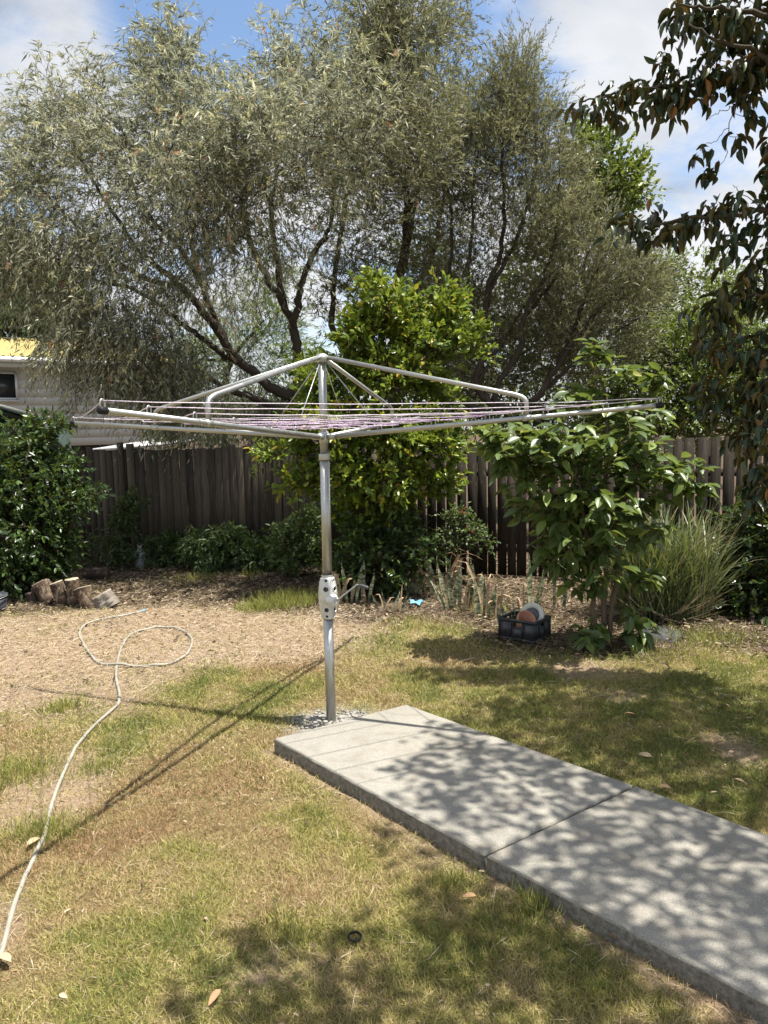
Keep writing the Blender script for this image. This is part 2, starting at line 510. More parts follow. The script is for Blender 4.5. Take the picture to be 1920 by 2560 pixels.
class MB:
    def __init__(s):
        s.v, s.f, s.t, s.n = [], [], [], 0

    def add(s, v, faces, tint=0.5):
        v = np.asarray(v, float).reshape(-1, 3)
        for f in faces:
            f = np.asarray(f, np.int64)
            if f.size:
                s.f.append(f.reshape(-1, f.shape[-1]) + s.n)
        s.v.append(v)
        s.t.append(np.broadcast_to(np.asarray(tint, float), (len(v),)))
        s.n += len(v)
        return s

    def box(s, c, size, R=None, tint=.5, taper=1.0):
        h = np.asarray(size, float) / 2
        sg = np.array([[x, y, z] for z in (-1, 1) for y in (-1, 1) for x in (-1, 1)], float)
        v = sg * h
        v[4:, :2] *= taper
        if R is not None:
            v = v @ np.asarray(R).T
        f = [[0, 2, 3, 1], [4, 5, 7, 6], [0, 1, 5, 4], [2, 6, 7, 3], [0, 4, 6, 2], [1, 3, 7, 5]]
        return s.add(v + c, [np.array(f)], tint)

    def tube(s, pts, r, n=8, caps=True, tint=.5):
        pts = np.asarray(pts, float)
        m = len(pts)
        r = np.broadcast_to(np.asarray(r, float), (m,))
        tg = np.gradient(pts, axis=0)
        tg = unit(tg)
        ref = np.array([0, 0, 1.0]) if abs(tg[0][2]) < .9 else np.array([1.0, 0, 0])
        s0 = unit(np.cross(tg[0], ref))
        S = [s0]
        for i in range(1, m):
            k = S[-1] - tg[i] * np.dot(S[-1], tg[i])
            S.append(unit(k))
        S = np.array(S)
        B = np.cross(tg, S)
        an = np.arange(n) * 2 * np.pi / n
        v = pts[:, None] + r[:, None, None] * (np.cos(an)[None, :, None] * S[:, None] + np.sin(an)[None, :, None] * B[:, None])
        i = np.arange(m - 1)[:, None] * n
        j = np.arange(n)[None]
        k = (np.arange(n)[None] + 1) % n
        q = np.stack([i + j, i + k, i + n + k, i + n + j], -1).reshape(-1, 4)
        fs = [q]
        if caps and n > 2:
            fs += [np.arange(n)[::-1][None], (np.arange(n) + (m - 1) * n)[None]]
        return s.add(v, fs, tint)

    def lathe(s, prof, base, n=24, axis=(0, 0, 1), caps=True, tint=.5, wob=0.0):
        prof = np.asarray(prof, float)
        ax = unit(axis)
        ref = np.array([1.0, 0, 0]) if abs(ax[0]) < .9 else np.array([0, 1.0, 0])
        S = unit(np.cross(ax, ref))
        B = np.cross(ax, S)
        an = np.arange(n) * 2 * np.pi / n
        w = 1 + wob * (np.sin(an * 2 + 1) * .6 + np.sin(an * 3 + 2) * .5 + np.sin(an * 5) * .3)
        v = np.asarray(base)[None, None] + prof[:, 1][:, None, None] * ax + (prof[:, 0][:, None] * w[None])[..., None] * (
            np.cos(an)[None, :, None] * S + np.sin(an)[None, :, None] * B)
        m = len(prof)
        i = np.arange(m - 1)[:, None] * n
        j = np.arange(n)[None]
        k = (j + 1) % n
        fs = [np.stack([i + j, i + k, i + n + k, i + n + j], -1).reshape(-1, 4)]
        if caps:
            fs += [np.arange(n)[::-1][None], (np.arange(n) + (m - 1) * n)[None]]
        return s.add(v, fs, tint)

    def prism(s, poly, z0, z1, tint=.5):
        poly = np.asarray(poly, float)[:, :2]
        ar = 0.5 * np.sum(poly[:, 0] * np.roll(poly[:, 1], -1) - np.roll(poly[:, 0], -1) * poly[:, 1])
        if ar < 0:
            poly = poly[::-1]
        n = len(poly)
        v = np.concatenate([np.c_[poly, np.full(n, z0)], np.c_[poly, np.full(n, z1)]])
        i = np.arange(n)
        k = (i + 1) % n
        return s.add(v, [np.stack([i, k, k + n, i + n], -1), i[::-1][None], (i + n)[None]], tint)

    def build(s, name, mat, parent=None, org=(0, 0, 0), smooth=False):
        me = bpy.data.meshes.new(name)
        v = np.concatenate(s.v) - np.asarray(org, float)
        me.vertices.add(len(v))
        me.vertices.foreach_set('co', v.astype(np.float32).ravel())
        tot = sum(f.size for f in s.f)
        nf = sum(len(f) for f in s.f)
        me.loops.add(tot)
        me.loops.foreach_set('vertex_index', np.concatenate([f.ravel() for f in s.f]).astype(np.int32))
        ls = np.concatenate([np.full(len(f), f.shape[1]) for f in s.f])
        st = np.concatenate([[0], np.cumsum(ls)[:-1]])
        me.polygons.add(nf)
        me.polygons.foreach_set('loop_start', st.astype(np.int32))
        a = me.attributes.new('tint', 'FLOAT', 'POINT')
        a.data.foreach_set('value', np.concatenate(s.t).astype(np.float32))
        me.update(calc_edges=True)
        if smooth is True:
            me.polygons.foreach_set('use_smooth', np.ones(nf, bool))
        me.materials.append(mat)
        o = bpy.data.objects.new(name, me)
        COL.objects.link(o)
        if parent is not None:
            o.parent = parent
        else:
            o.location = org
        return o


def tag(o, label, cat, group=None):
    o['label'] = label
    o['category'] = cat
    if group:
        o['group'] = group
    return o


def kind(o, k):
    o['kind'] = k
    return o


class Thing:
    def __init__(s, name, label, cat, loc, group=None):
        s.loc = np.array(loc, float)
        s.o = bpy.data.objects.new(name, None)
        s.o.empty_display_size = .1
        COL.objects.link(s.o)
        s.o.location = s.loc
        tag(s.o, label, cat, group)

    def part(s, name, mb, mat, parent=None, smooth=False):
        return mb.build(name, M[mat], parent or s.o, s.loc, smooth)


def alone(name, mb, mat, label, cat, org, group=None, smooth=False):
    return tag(mb.build(name, M[mat], None, org, smooth), label, cat, group)


def spline(pts, n=6):
    p = np.asarray(pts, float)
    if len(p) < 3:
        t = np.linspace(0, 1, n + 1)[:, None]
        return p[0] * (1 - t) + p[-1] * t
    q = np.concatenate([[2 * p[0] - p[1]], p, [2 * p[-1] - p[-2]]])
    out = []
    for i in range(1, len(q) - 2):
        for t in np.arange(n) / n:
            a, b, c, d = q[i - 1:i + 3]
            out.append(.5 * (2 * b + (c - a) * t + (2 * a - 5 * b + 4 * c - d) * t * t + (-a + 3 * b - 3 * c + d) * t ** 3))
    out.append(p[-1])
    return np.array(out)


# leaf shapes: (along, across, up), faces
def tmpl_grid(prof, fold, curl, tip=0.0):
    v, q = [], []
    for i, (t, w) in enumerate(prof):
        for sgn in (-1, 0, 1):
            v.append((t, sgn * w * .5, (fold * w if sgn else 0) - curl * t * t - tip * t ** 4))
    for i in range(len(prof) - 1):
        b = i * 3
        q += [[b, b + 1, b + 4, b + 3], [b + 1, b + 2, b + 5, b + 4]]
    return np.array(v, float), [np.array(q)]


T_SLIVER = (np.array([(0, 0, 0), (.4, .5, .02), (1, 0, -.05), (.4, -.5, .02)], float), [np.array([[0, 3, 2, 1]])])
T_OVAL = (np.array([(0, 0, 0), (.5, 0, -.04), (1, 0, -.12), (.28, .42, .05), (.68, .42, .0), (.28, -.42, .05), (.68, -.42, .0)], float),
          [np.array([[0, 1, 4, 3], [0, 5, 6, 1]]), np.array([[1, 2, 4], [1, 6, 2]])])
T_BIG = tmpl_grid([(0, .03), (.07, .10), (.22, .72), (.45, 1.0), (.68, .9), (.87, .5), (1, .04)], .12, .16)
T_MAG = tmpl_grid([(0, .06), (.10, .16), (.28, .80), (.52, 1.0), (.74, .78), (.9, .4), (1, .03)], .22, .30)


def leaves(mb, O, D, N, L, W, T, tint):
    n = len(O)
    if n == 0:
        return
    D = unit(D)
    S = unit(np.cross(D, N))
    Nn = np.cross(S, D)
    tv, tf = T
    k = len(tv)
    L = np.broadcast_to(L, (n,))
    W = np.broadcast_to(W, (n,))
    v = (O[:, None] + (tv[None, :, 0] * L[:, None])[..., None] * D[:, None] + (tv[None, :, 1] * W[:, None])[..., None] * S[:, None]
         + (tv[None, :, 2] * L[:, None])[..., None] * Nn[:, None])
    off = (np.arange(n) * k)[:, None, None]
    mb.add(v.reshape(-1, 3), [(f[None] + off).reshape(-1, f.shape[1]) for f in tf], np.repeat(np.broadcast_to(tint, (n,)), k))


def thin_twigs(mb, A, B, C, r):
    # three-point triangular twigs, all at once
    n = len(A)
    d = unit(C - A)
    S = unit(np.cross(d, np.array([.31, .72, .62])))
    Bn = np.cross(d, S)
    an = np.arange(3) * 2 * np.pi / 3
    rings = []
    for pt, k in ((A, 1.0), (B, .75), (C, .4)):
        rr = (np.broadcast_to(r, (n,)) * k)[:, None, None]
        rings.append(pt[:, None] + rr * (np.cos(an)[None, :, None] * S[:, None] + np.sin(an)[None, :, None] * Bn[:, None]))
    v = np.stack(rings, 1).reshape(-1, 3)
    q = []
    for i in range(2):
        for j in range(3):
            k = (j + 1) % 3
            q.append([i * 3 + j, i * 3 + k, i * 3 + 3 + k, i * 3 + 3 + j])
    q = np.array(q)
    mb.add(v, [(q[None] + (np.arange(n) * 9)[:, None, None]).reshape(-1, 4)])


def crown_points(ells):
    # ells: (u, v, Y, ru, rv, rY, n) in photo pixels + metres of depth -> points inside each lobe, denser to its shell
    out = []
    for (u, v, Y, ru, rv, ry, n) in ells:
        c = P(u, v, Y)
        d = unit(rng.normal(size=(n, 3)))
        r = rng.uniform(0.05, 1, n) ** .42
        out.append(c + d * r[:, None] * np.array([ru / F * Y, ry, rv / F * Y]))
    return np.concatenate(out)


class Skeleton:
    def __init__(s):
        s.mb = MB()
        s.p, s.d, s.r = [], [], []

    def limb(s, pts, r0, r1, n=8, wig=0.0, sub=6):
        q = spline(pts, sub)
        if wig:
            q[1:-1] += rng.normal(scale=wig, size=(len(q) - 2, 3))
        rr = np.linspace(r0, r1, len(q))
        s.mb.tube(q, rr, n)
        s.p += list(q)
        s.d += list(unit(np.gradient(q, axis=0)))
        s.r += list(rr)

    def grow(s, targets, base, r_tip=.004, k=.011, rmax=.05, up=0.25):
        order = np.argsort(np.linalg.norm(targets - base, axis=1))
        cap = len(s.p) + len(targets) * 5 + 10
        NP = np.zeros((cap, 3)); ND = np.zeros((cap, 3)); NR = np.zeros(cap)
        m = len(s.p)
        NP[:m], ND[:m], NR[:m] = s.p, s.d, s.r
        dirs = np.zeros_like(targets)
        for i in order:
            t = targets[i]
            dv = t - NP[:m]
            dist = np.linalg.norm(dv, axis=1)
            al = (dv * ND[:m]).sum(1) / np.maximum(dist, 1e-6)
            j = int(np.argmin(dist * (1.25 - .35 * al)))
            L = dist[j]
            p0, d0 = NP[j], ND[j]
            c = p0 + (d0 * .45 + np.array([0, 0, up * .3])) * L * .7 + rng.normal(scale=.05 * L, size=3)
            tt = np.linspace(0, 1, 6)[:, None]
            q = p0 * (1 - tt) ** 2 + 2 * c * tt * (1 - tt) + t * tt ** 2
            r0 = min(NR[j] * .8, r_tip + k * L, rmax)
            rr = np.linspace(max(r0, r_tip), r_tip, 6)
            s.mb.tube(q, rr, 4, caps=False)
            g = unit(np.gradient(q, axis=0))
            NP[m:m + 5], ND[m:m + 5], NR[m:m + 5] = q[1:], g[1:], rr[1:]
            m += 5
            dirs[i] = g[-1]
        return dirs


def spray(lv, tw, C, axis, n_tw, n_lf, tlen, droop, spread, L, W, T, ang=.8, sag=0.0, tr=.0022, scatter=.08, tint=(.5, .22), t0=.1, face=None):
    # twigs from every cluster point, leaves along every twig
    N = len(C) * n_tw
    o = np.repeat(C, n_tw, 0) + rng.normal(scale=scatter, size=(N, 3))
    d = unit(np.repeat(unit(axis), n_tw, 0) + rng.normal(scale=spread, size=(N, 3)))
    ln = rng.uniform(.55, 1.2, N) * tlen
    dz = np.array([0, 0, -1.0]) * droop
    f = lambda t: o + d * (ln * t)[:, None] + dz * (ln * t * t)[:, None]
    one = np.ones(N)
    thin_twigs(tw, o, f(one * .5), f(one), tr)
    ct = np.clip(rng.normal(tint[0], tint[1] * .6, len(C)), 0, 1)
    rep = np.repeat(np.arange(N), n_lf)
    t = rng.uniform(t0, 1.05, N * n_lf)
    O = o[rep] + d[rep] * (ln[rep] * t)[:, None] + dz * (ln[rep] * t * t)[:, None]
    tan = unit(d[rep] + 2 * dz * t[:, None])
    D = unit(tan + ang * unit(rng.normal(size=O.shape)) + np.array([0, 0, -sag]))
    if face is None:
        Nn = unit(rng.normal(size=O.shape))
    else:
        Nn = unit(np.asarray(face) + .55 * rng.normal(size=O.shape))
    nn = len(O)
    ti = np.clip(np.repeat(np.repeat(ct, n_tw), n_lf) + rng.normal(0, tint[1], nn), 0, .999)
    sz = np.exp(rng.normal(-.08, .26, nn))
    leaves(lv, O, D, Nn, L * sz, W * sz * rng.uniform(.75, 1.25, nn), T, ti)
    return o, d, ln, dz


# value noise for patches
_tab = rng.uniform(size=(256, 256))


def vnoise(x, y, f):
    x, y = np.asarray(x) * f + 91.3, np.asarray(y) * f + 47.7
    xi, yi = np.floor(x).astype(int), np.floor(y).astype(int)
    fx, fy = x - xi, y - yi
    fx, fy = fx * fx * (3 - 2 * fx), fy * fy * (3 - 2 * fy)
    g = lambda i, j: _tab[i % 256, j % 256]
    return (g(xi, yi) * (1 - fx) + g(xi + 1, yi) * fx) * (1 - fy) + (g(xi, yi + 1) * (1 - fx) + g(xi + 1, yi + 1) * fx) * fy


def fbm(x, y, f):
    return (vnoise(x, y, f) + .5 * vnoise(x, y, f * 2.1) + .25 * vnoise(x, y, f * 4.3)) / 1.75


def sdf(poly, x, y):
    poly = np.asarray(poly)
    d = np.full(x.shape, 1e9)
    ins = np.zeros(x.shape, bool)
    n = len(poly)
    for i in range(n):
        ax, ay = poly[i][:2]
        bx, by = poly[(i + 1) % n][:2]
        ex, ey = bx - ax, by - ay
        wx, wy = x - ax, y - ay
        h = np.clip((wx * ex + wy * ey) / (ex * ex + ey * ey + 1e-12), 0, 1)
        d = np.minimum(d, np.hypot(wx - ex * h, wy - ey * h))
        c = ((ay > y) != (by > y)) & (x < (bx - ax) * (y - ay) / (by - ay + 1e-12) + ax)
        ins ^= c
    return np.where(ins, -d, d)


def gpoly(px):
    return np.array([G(u, v)[:2] for u, v in px])


# ------------------------------------------------------------------ ground and its patches
SLAB_TOP = .07
sc1, sc2 = G(685, 1845, SLAB_TOP)[:2], G(1015, 1760, SLAB_TOP)[:2]
sj1, sj2 = G(1215, 2135, SLAB_TOP)[:2], G(1585, 1963, SLAB_TOP)[:2]
sdir = unit((sj1 - sc1) + (sj2 - sc2))
se1, se2 = sj1 + sdir * 2.6, sj2 + sdir * 2.6
SLAB = np.array([sc1, sc2, sj2, se2, se1, sj1])

Z_STRAW = gpoly([(-400, 1565), (100, 1530), (420, 1505), (700, 1525), (900, 1530), (985, 1562), (860, 1625), (720, 1655), (500, 1668), (400, 1712), (340, 1765), (200, 1795), (-400, 1810)])
Z_MULCH = gpoly([(-500, 1395), (300, 1385), (900, 1400), (1300, 1410), (1900, 1440), (2500, 1460), (2500, 1590), (1920, 1640), (1760, 1615), (1660, 1650), (1500, 1655),
                 (1380, 1635), (1230, 1615), (1180, 1575), (1080, 1545), (960, 1560), (870, 1555), (700, 1528), (420, 1512), (100, 1532), (-500, 1560)])
Z_SOIL = [gpoly(q) for q in ([(0, 1975), (170, 1862), (330, 1895), (310, 1965), (250, 2030), (120, 2075), (-60, 2095)],
                             [(-80, 2240), (55, 2225), (85, 2320), (30, 2400), (-80, 2400)],
                             [(550, 2402), (680, 2372), (800, 2400), (805, 2440), (680, 2446), (570, 2432)],
                             [(1750, 1850), (1850, 1838), (1925, 1890), (1840, 1925)],
                             [(1500, 1735), (1600, 1716), (1670, 1735), (1560, 1752)],
                             [(1320, 1640), (1500, 1655), (1590, 1700), (1430, 1692)],
                             [(960, 2060), (1090, 2080), (1180, 2160), (1080, 2150)])]
Z_FENCE = gpoly([(-900, 1380), (2600, 1440), (2600, 1520), (1920, 1470)])
POLE = G(828, 1799)[:2]


def zones(x, y):
    wx = x + .22 * (fbm(x, y, 2.3) - .5) + .10 * (vnoise(x, y, 11) - .5)
    wy = y + .22 * (fbm(x + 40, y, 2.3) - .5) + .10 * (vnoise(x + 9, y, 11) - .5)
    sm = lambda d, w: np.clip(.5 - d / w, 0, 1)
    straw = sm(sdf(Z_STRAW, wx, wy), .35)
    mulch = sm(sdf(Z_MULCH, wx, wy), .30)
    mulch = np.maximum(mulch, (y > 9.6 - .355 * (x + 3.36)) * 1.0)
    soil = np.zeros_like(x)
    for q in Z_SOIL:
        soil = np.maximum(soil, sm(sdf(q, wx, wy), .16) * .9)
    edge = sdf(SLAB, x, y)
    soil = np.maximum(soil, np.clip(1 - (edge - .015 - .05 * vnoise(x, y, 6)) / .05, 0, 1) * .8)
    dd = np.hypot((wx - POLE[0]) / 1.3, wy - POLE[1])
    dust = np.clip(1.7 - dd / .20, 0, 1)
    return straw, mulch, soil, dust


xs = np.concatenate([[-400, -150, -60, -30, -18, -12, -9], np.arange(-7, 6.01, .045), [8, 12, 18, 30, 60, 150, 400]])
ys = np.concatenate([[-60, -20, -8, -3, 0], np.arange(1.0, 11.5, .045), [13, 16, 20, 30, 50, 90, 160, 300, 600]])
gx, gy = np.meshgrid(xs, ys, indexing='ij')
gz = (fbm(gx, gy, 3.0) - .5) * .022 + (vnoise(gx, gy, 14) - .5) * .010 - .006
PAVER = gpoly([(1592, 1583), (1618, 1567), (1660, 1570), (1700, 1580), (1712, 1594), (1690, 1606), (1640, 1607), (1600, 1600)])
gz = np.where(sdf(PAVER, gx, gy) < .05, np.minimum(gz, .002), gz)
gz = np.where((gx > -7) & (gx < 6) & (gy > 1) & (gy < 11.5), gz, -.008)
gi = np.arange(gx.size).reshape(gx.shape)
gq = np.stack([gi[:-1, :-1], gi[1:, :-1], gi[1:, 1:], gi[:-1, 1:]], -1).reshape(-1, 4)
gm = MB().add(np.stack([gx, gy, gz], -1).reshape(-1, 3), [gq])
ground = kind(gm.build('ground', M['ground'], smooth=True), 'structure')
zs, zm, zo, zd = zones(gx.ravel(), gy.ravel())
ca = ground.data.attributes.new('zone', 'FLOAT_COLOR', 'POINT')
ca.data.foreach_set('color', np.stack([zs, zm, zo, np.ones_like(zs)], -1).astype(np.float32).ravel())
da = ground.data.attributes.new('dust', 'FLOAT', 'POINT')
da.data.foreach_set('value', zd.astype(np.float32))


def gheight(x, y):
    return (fbm(x, y, 3.0) - .5) * .022 + (vnoise(x, y, 14) - .5) * .010 - .006


def sample_ground(n, y0, y1, margin=.3, power=1.0):
    y = y0 + (y1 - y0) * rng.uniform(size=n * 2) ** power
    x = rng.uniform(-1, 1, n * 2) * (y1 * .56 + margin)
    k = np.abs(x) < y * .55 + margin
    return x[k][:n], y[k][:n]


def lawn():
    mb = MB()
    for (n, y0, y1, h, w) in ((200000, 1.7, 3.2, .022, .0022), (150000, 3.2, 5.2, .027, .0034), (90000, 5.2, 8.6, .034, .0058)):
        x, y = sample_ground(n, y0, y1)
        st, mu, so, du = zones(x, y)
        patch = fbm(x, y, 1.6)
        clump = fbm(x + 13, y + 5, 5.5)
        dens = (1 - .82 * st) * (1 - .93 * mu) * (1 - .9 * so) * (1 - du) * np.clip(.30 + 1.5 * clump, .1, 1)
        keep = (rng.uniform(size=len(x)) < dens) & (sdf(SLAB, x, y) > .004) & (sdf(PAVER, x, y) > -.02)
        x, y, patch, clump, st = x[keep], y[keep], patch[keep], clump[keep], st[keep]
        m = len(x)
        green = np.clip((patch - .5) * 1.5 + (clump - .5) * 1.3 + .44 + .16 * np.exp(-((x - 0.1) ** 2 + (y - 5.5) ** 2) / 1.2)
                        + .16 * (x > .3) * (y > 3.4) - .10 * (y < 3.0) * (x < 0), 0, 1)
        rust = np.clip((fbm(x + 71, y + 33, 1.9) - .56) * 5, 0, 1)
        ti = np.clip(green - .42 * rust + rng.normal(0, .22, m) - .2 * st, 0, .999)
        hh = h * rng.uniform(.5, 1.35, m) * (.55 + .9 * clump)
        O = np.stack([x, y, gheight(x, y) - .002], -1)
        D = unit(np.stack([rng.normal(0, .75, m), rng.normal(0, .75, m), rng.uniform(.35, 1.1, m)], -1))
        leaves(mb, O, D, unit(rng.normal(size=(m, 3))), hh * 1.4, w * rng.uniform(.7, 1.3, m), T_SLIVER, ti)
    # greener tussocks
    for (u, v, ru, cnt, h) in ((720, 1510, .30, 1500, .14), (640, 1525, .16, 500, .10), (60, 1930, .22, 700, .07), (110, 2080, .16, 700, .06), (700, 2325, .14, 350, .045), (155, 1775, .14, 300, .08),
                              (480, 1450, .3, 250, .10), (880, 1440, .35, 300, .10), (1130, 2215, .08, 200, .06), (1330, 2270, .10, 300, .07), (1640, 1640, .30, 350, .08), (1780, 1600, .35, 500, .10),
                              (255, 1925, .12, 300, .06), (1230, 1530, .22, 200, .11), (1010, 1560, .2, 160, .09), (620, 1440, .2, 160, .1)):
        c = G(u, v)
        p = rng.normal(size=(cnt, 2)) * ru * .55 * np.array([1.0, .8])
        x, y = c[0] + p[:, 0], c[1] + p[:, 1]
        ok = sdf(SLAB, x, y) > .004
        x, y = x[ok], y[ok]
        n = len(x)
        D = unit(np.stack([rng.normal(0, .45, n), rng.normal(0, .45, n), rng.uniform(.6, 1.2, n)], -1))
        leaves(mb, np.stack([x, y, gheight(x, y)], -1), D, unit(rng.normal(size=(n, 3))), h * rng.uniform(.5, 1.3, n), .0055 * (1 if c[1] > 4 else .7), T_SLIVER,
               np.clip(rng.normal(.82, .15, n), 0, .999))
    return kind(mb.build('grass', M['grass']), 'stuff')


lawn()


def straw():
    mb = MB()
    x, y = sample_ground(210000, 1.7, 9.6)
    st, mu, so, du = zones(x, y)
    pr = .10 + .85 * st + .22 * mu + .25 * so
    k = (rng.uniform(size=len(x)) < pr * np.clip(.2 + fbm(x, y, 4) * 1.2, 0, 1)) & (sdf(SLAB, x, y) > .02)
    x, y = x[k], y[k]
    n = len(x)
    a = rng.uniform(0, 2 * np.pi, n)
    D = np.stack([np.cos(a), np.sin(a), rng.normal(.05, .16, n)], -1)
    leaves(mb, np.stack([x, y, gheight(x, y) + .004 + rng.uniform(0, .012, n)], -1), D, unit(np.array([0, 0, 1]) + .6 * rng.normal(size=(n, 3))),
           rng.uniform(.025, .10, n) * (1 + .8 * (rng.uniform(size=n) < .08)), .0024 * np.clip(y / 4.5, .7, 2), T_SLIVER, np.clip(rng.normal(.5, .28, n), 0, .999))
    return kind(mb.build('straw', M['straw']), 'stuff')


straw()


def litter():
    mb = MB()
    x, y = sample_ground(90000, 4.8, 10.5, 1.0)
    st, mu, so, du = zones(x, y)
    k = (rng.uniform(size=len(x)) < mu * (.25 + .6 * fbm(x, y, 2)) + .01 + .03 * st)
    x, y = x[k], y[k]
    n = len(x)
    a = rng.uniform(0, 2 * np.pi, n)
    D = np.stack([np.cos(a), np.sin(a), rng.normal(.08, .28, n)], -1)
    leaves(mb, np.stack([x, y, gheight(x, y) + .006 + rng.uniform(0, .02, n)], -1), D, unit(np.array([0, 0, 1]) + .5 * rng.normal(size=(n, 3))),
           np.clip(.034 * np.exp(rng.normal(0, .5, n)), .01, .10), np.clip(.013 * np.exp(rng.normal(0, .45, n)), .004, .03), T_OVAL, np.clip(rng.normal(.5, .27, n), 0, .999))
    x, y = sample_ground(900, 1.7, 5.5)
    ok = sdf(SLAB, x, y) > .01
    x, y = x[ok], y[ok]
    n = len(x)
    a = rng.uniform(0, 2 * np.pi, n)
    D = np.stack([np.cos(a), np.sin(a), rng.normal(.05, .2, n)], -1)
    leaves(mb, np.stack([x, y, gheight(x, y) + .015], -1), D, unit(np.array([0, 0, 1]) + .5 * rng.normal(size=(n, 3))),
           rng.uniform(.012, .035, n), rng.uniform(.004, .012, n), T_OVAL, np.clip(rng.normal(.6, .3, n), 0, .999))
    return kind(mb.build('leaf_litter', M['litter']), 'stuff')


litter()


def slab():
    t = Thing('concrete_path', 'pale broomed concrete path slab running from the clothes hoist to the lower corner', 'path', (*sc1, 0))
    nrm = lambda d: np.array([-d[1], d[0]])
    g = .006

    def pad(a, b, c, d, name):
        # a,b far-left edge ; c,d other end ; bevelled top with wavy lower rim
        poly = np.array([a, b, c, d])
        ar = .5 * np.sum(poly[:, 0] * np.roll(poly[:, 1], -1) - np.roll(poly[:, 0], -1) * poly[:, 1])
        if ar < 0:
            poly = poly[::-1]
        ring = []
        for i in range(4):
            p, q = poly[i], poly[(i + 1) % 4]
            m = max(2, int(np.linalg.norm(q - p) / .05))
            for k in range(m):
                ring.append(p + (q - p) * k / m)
        ring = np.array(ring)
        c0 = ring.mean(0)
        n = len(ring)
        lev = []
        for (ins, z, w) in ((.000, -.05, .005), (.0, .03, .0035), (.0, SLAB_TOP - .012, .002), (.004, SLAB_TOP - .003, .001), (.012, SLAB_TOP, 0)):
            dv = unit(c0 - ring)
            rr = ring + dv * ins + (dv * (rng.normal(size=(n, 1)) * w))
            lev.append(np.c_[rr, np.full(n, z)])
        v = np.concatenate(lev)
        i = np.arange(n)
        k = (i + 1) % n
        side = [np.stack([i + L * n, k + L * n, k + L * n + n, i + L * n + n], -1) for L in range(2)]
        side2 = [np.stack([i + L * n, k + L * n, k + L * n + n, i + L * n + n], -1) for L in range(2, 4)]
        top = MB().add(v, side2 + [(i + 4 * n)[None]])
        edge = MB().add(v, side)
        po = t.part(name, top, 'concrete')
        t.part('rough_edge', edge, 'concrete_edge', po)
    pad(sc1, sc2, sj2 - sdir * g, sj1 - sdir * g, 'slab')
    pad(sj1 + sdir * g, sj2 + sdir * g, se2, se1, 'slab')
    jb = MB()
    jb.prism([sj1 - sdir * g * .8, sj2 - sdir * g * .8, sj2 + sdir * g * .8, sj1 + sdir * g * .8], -.02, SLAB_TOP - .018)
    t.part('joint_filler', jb, 'concrete_edge')


slab()


# ------------------------------------------------------------------ fence
FA, FB = np.array([-6.6, 11.0]), np.array([5.6, 6.67])
fdir = unit(FB - FA)
fn = np.array([-fdir[1], fdir[0]])          # to the far side


def fence():
    t = Thing('paling_fence', 'weathered brown timber paling fence along the back of the yard', 'fence', (*FA, 0))
    mb = MB()
    L = np.linalg.norm(FB - FA)
    R = np.array([[fdir[0], fn[0], 0], [fdir[1], fn[1], 0], [0, 0, 1]])
    s = 0.0
    while s < L:
        x = FA[0] + fdir[0] * s
        w = rng.uniform(.088, .104)
        gap = rng.uniform(.004, .011) if x < 0.2 else rng.uniform(.010, .024)
        h = 1.47 + rng.normal(0, .010) + (.02 if x > 1 else 0) + .015 * math.sin(s * 1.3)
        if -4.2 < x < -3.0:
            h += rng.normal(0, .022)
        c = FA + fdir * (s + w / 2) + fn * rng.normal(0, .003)
        lean = rng.normal(0, .006)
        Rl = R @ np.array([[math.cos(lean), 0, math.sin(lean)], [0, 1, 0], [-math.sin(lean), 0, math.cos(lean)]])
        tn = float(np.clip(rng.normal(.60, .22), 0, 1)) if x < 0.2 else float(np.clip(rng.normal(.10, .10), 0, 1))  # right-hand boards: darker timber, with foliage shade also painted into the tint
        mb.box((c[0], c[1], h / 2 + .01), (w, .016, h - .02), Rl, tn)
        s += w + gap
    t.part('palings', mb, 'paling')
    for z in (.32, 1.15):
        r = MB()
        c = (FA + FB) / 2 + fn * .034
        r.box((c[0], c[1], z), (L, .045, .075), R, .4)
        t.part('rail', r, 'paling')
    for k in range(6):
        p = FA + fdir * (.9 + k * 2.4) + fn * .11
        t.part('post', MB().box((p[0], p[1], .73), (.1, .1, 1.46), R, .4), 'paling')
    # the taller post and board that stick up near the left end
    for (u, w, top, tn) in ((303, .085, 1.555, .5), (327, .11, 1.535, .95)):
        d = ray(u, 1110)
        # where the ray meets the fence line
        k = ((FA[0] * fn[0] + FA[1] * fn[1]) - 0) / (d[0] * fn[0] + d[1] * fn[1])
        q = np.array([d[0] * k, d[1] * k]) - fn * .022
        t.part('post', MB().box((q[0], q[1], top / 2), (w, .024, top), R, tn), 'paling')


fence()


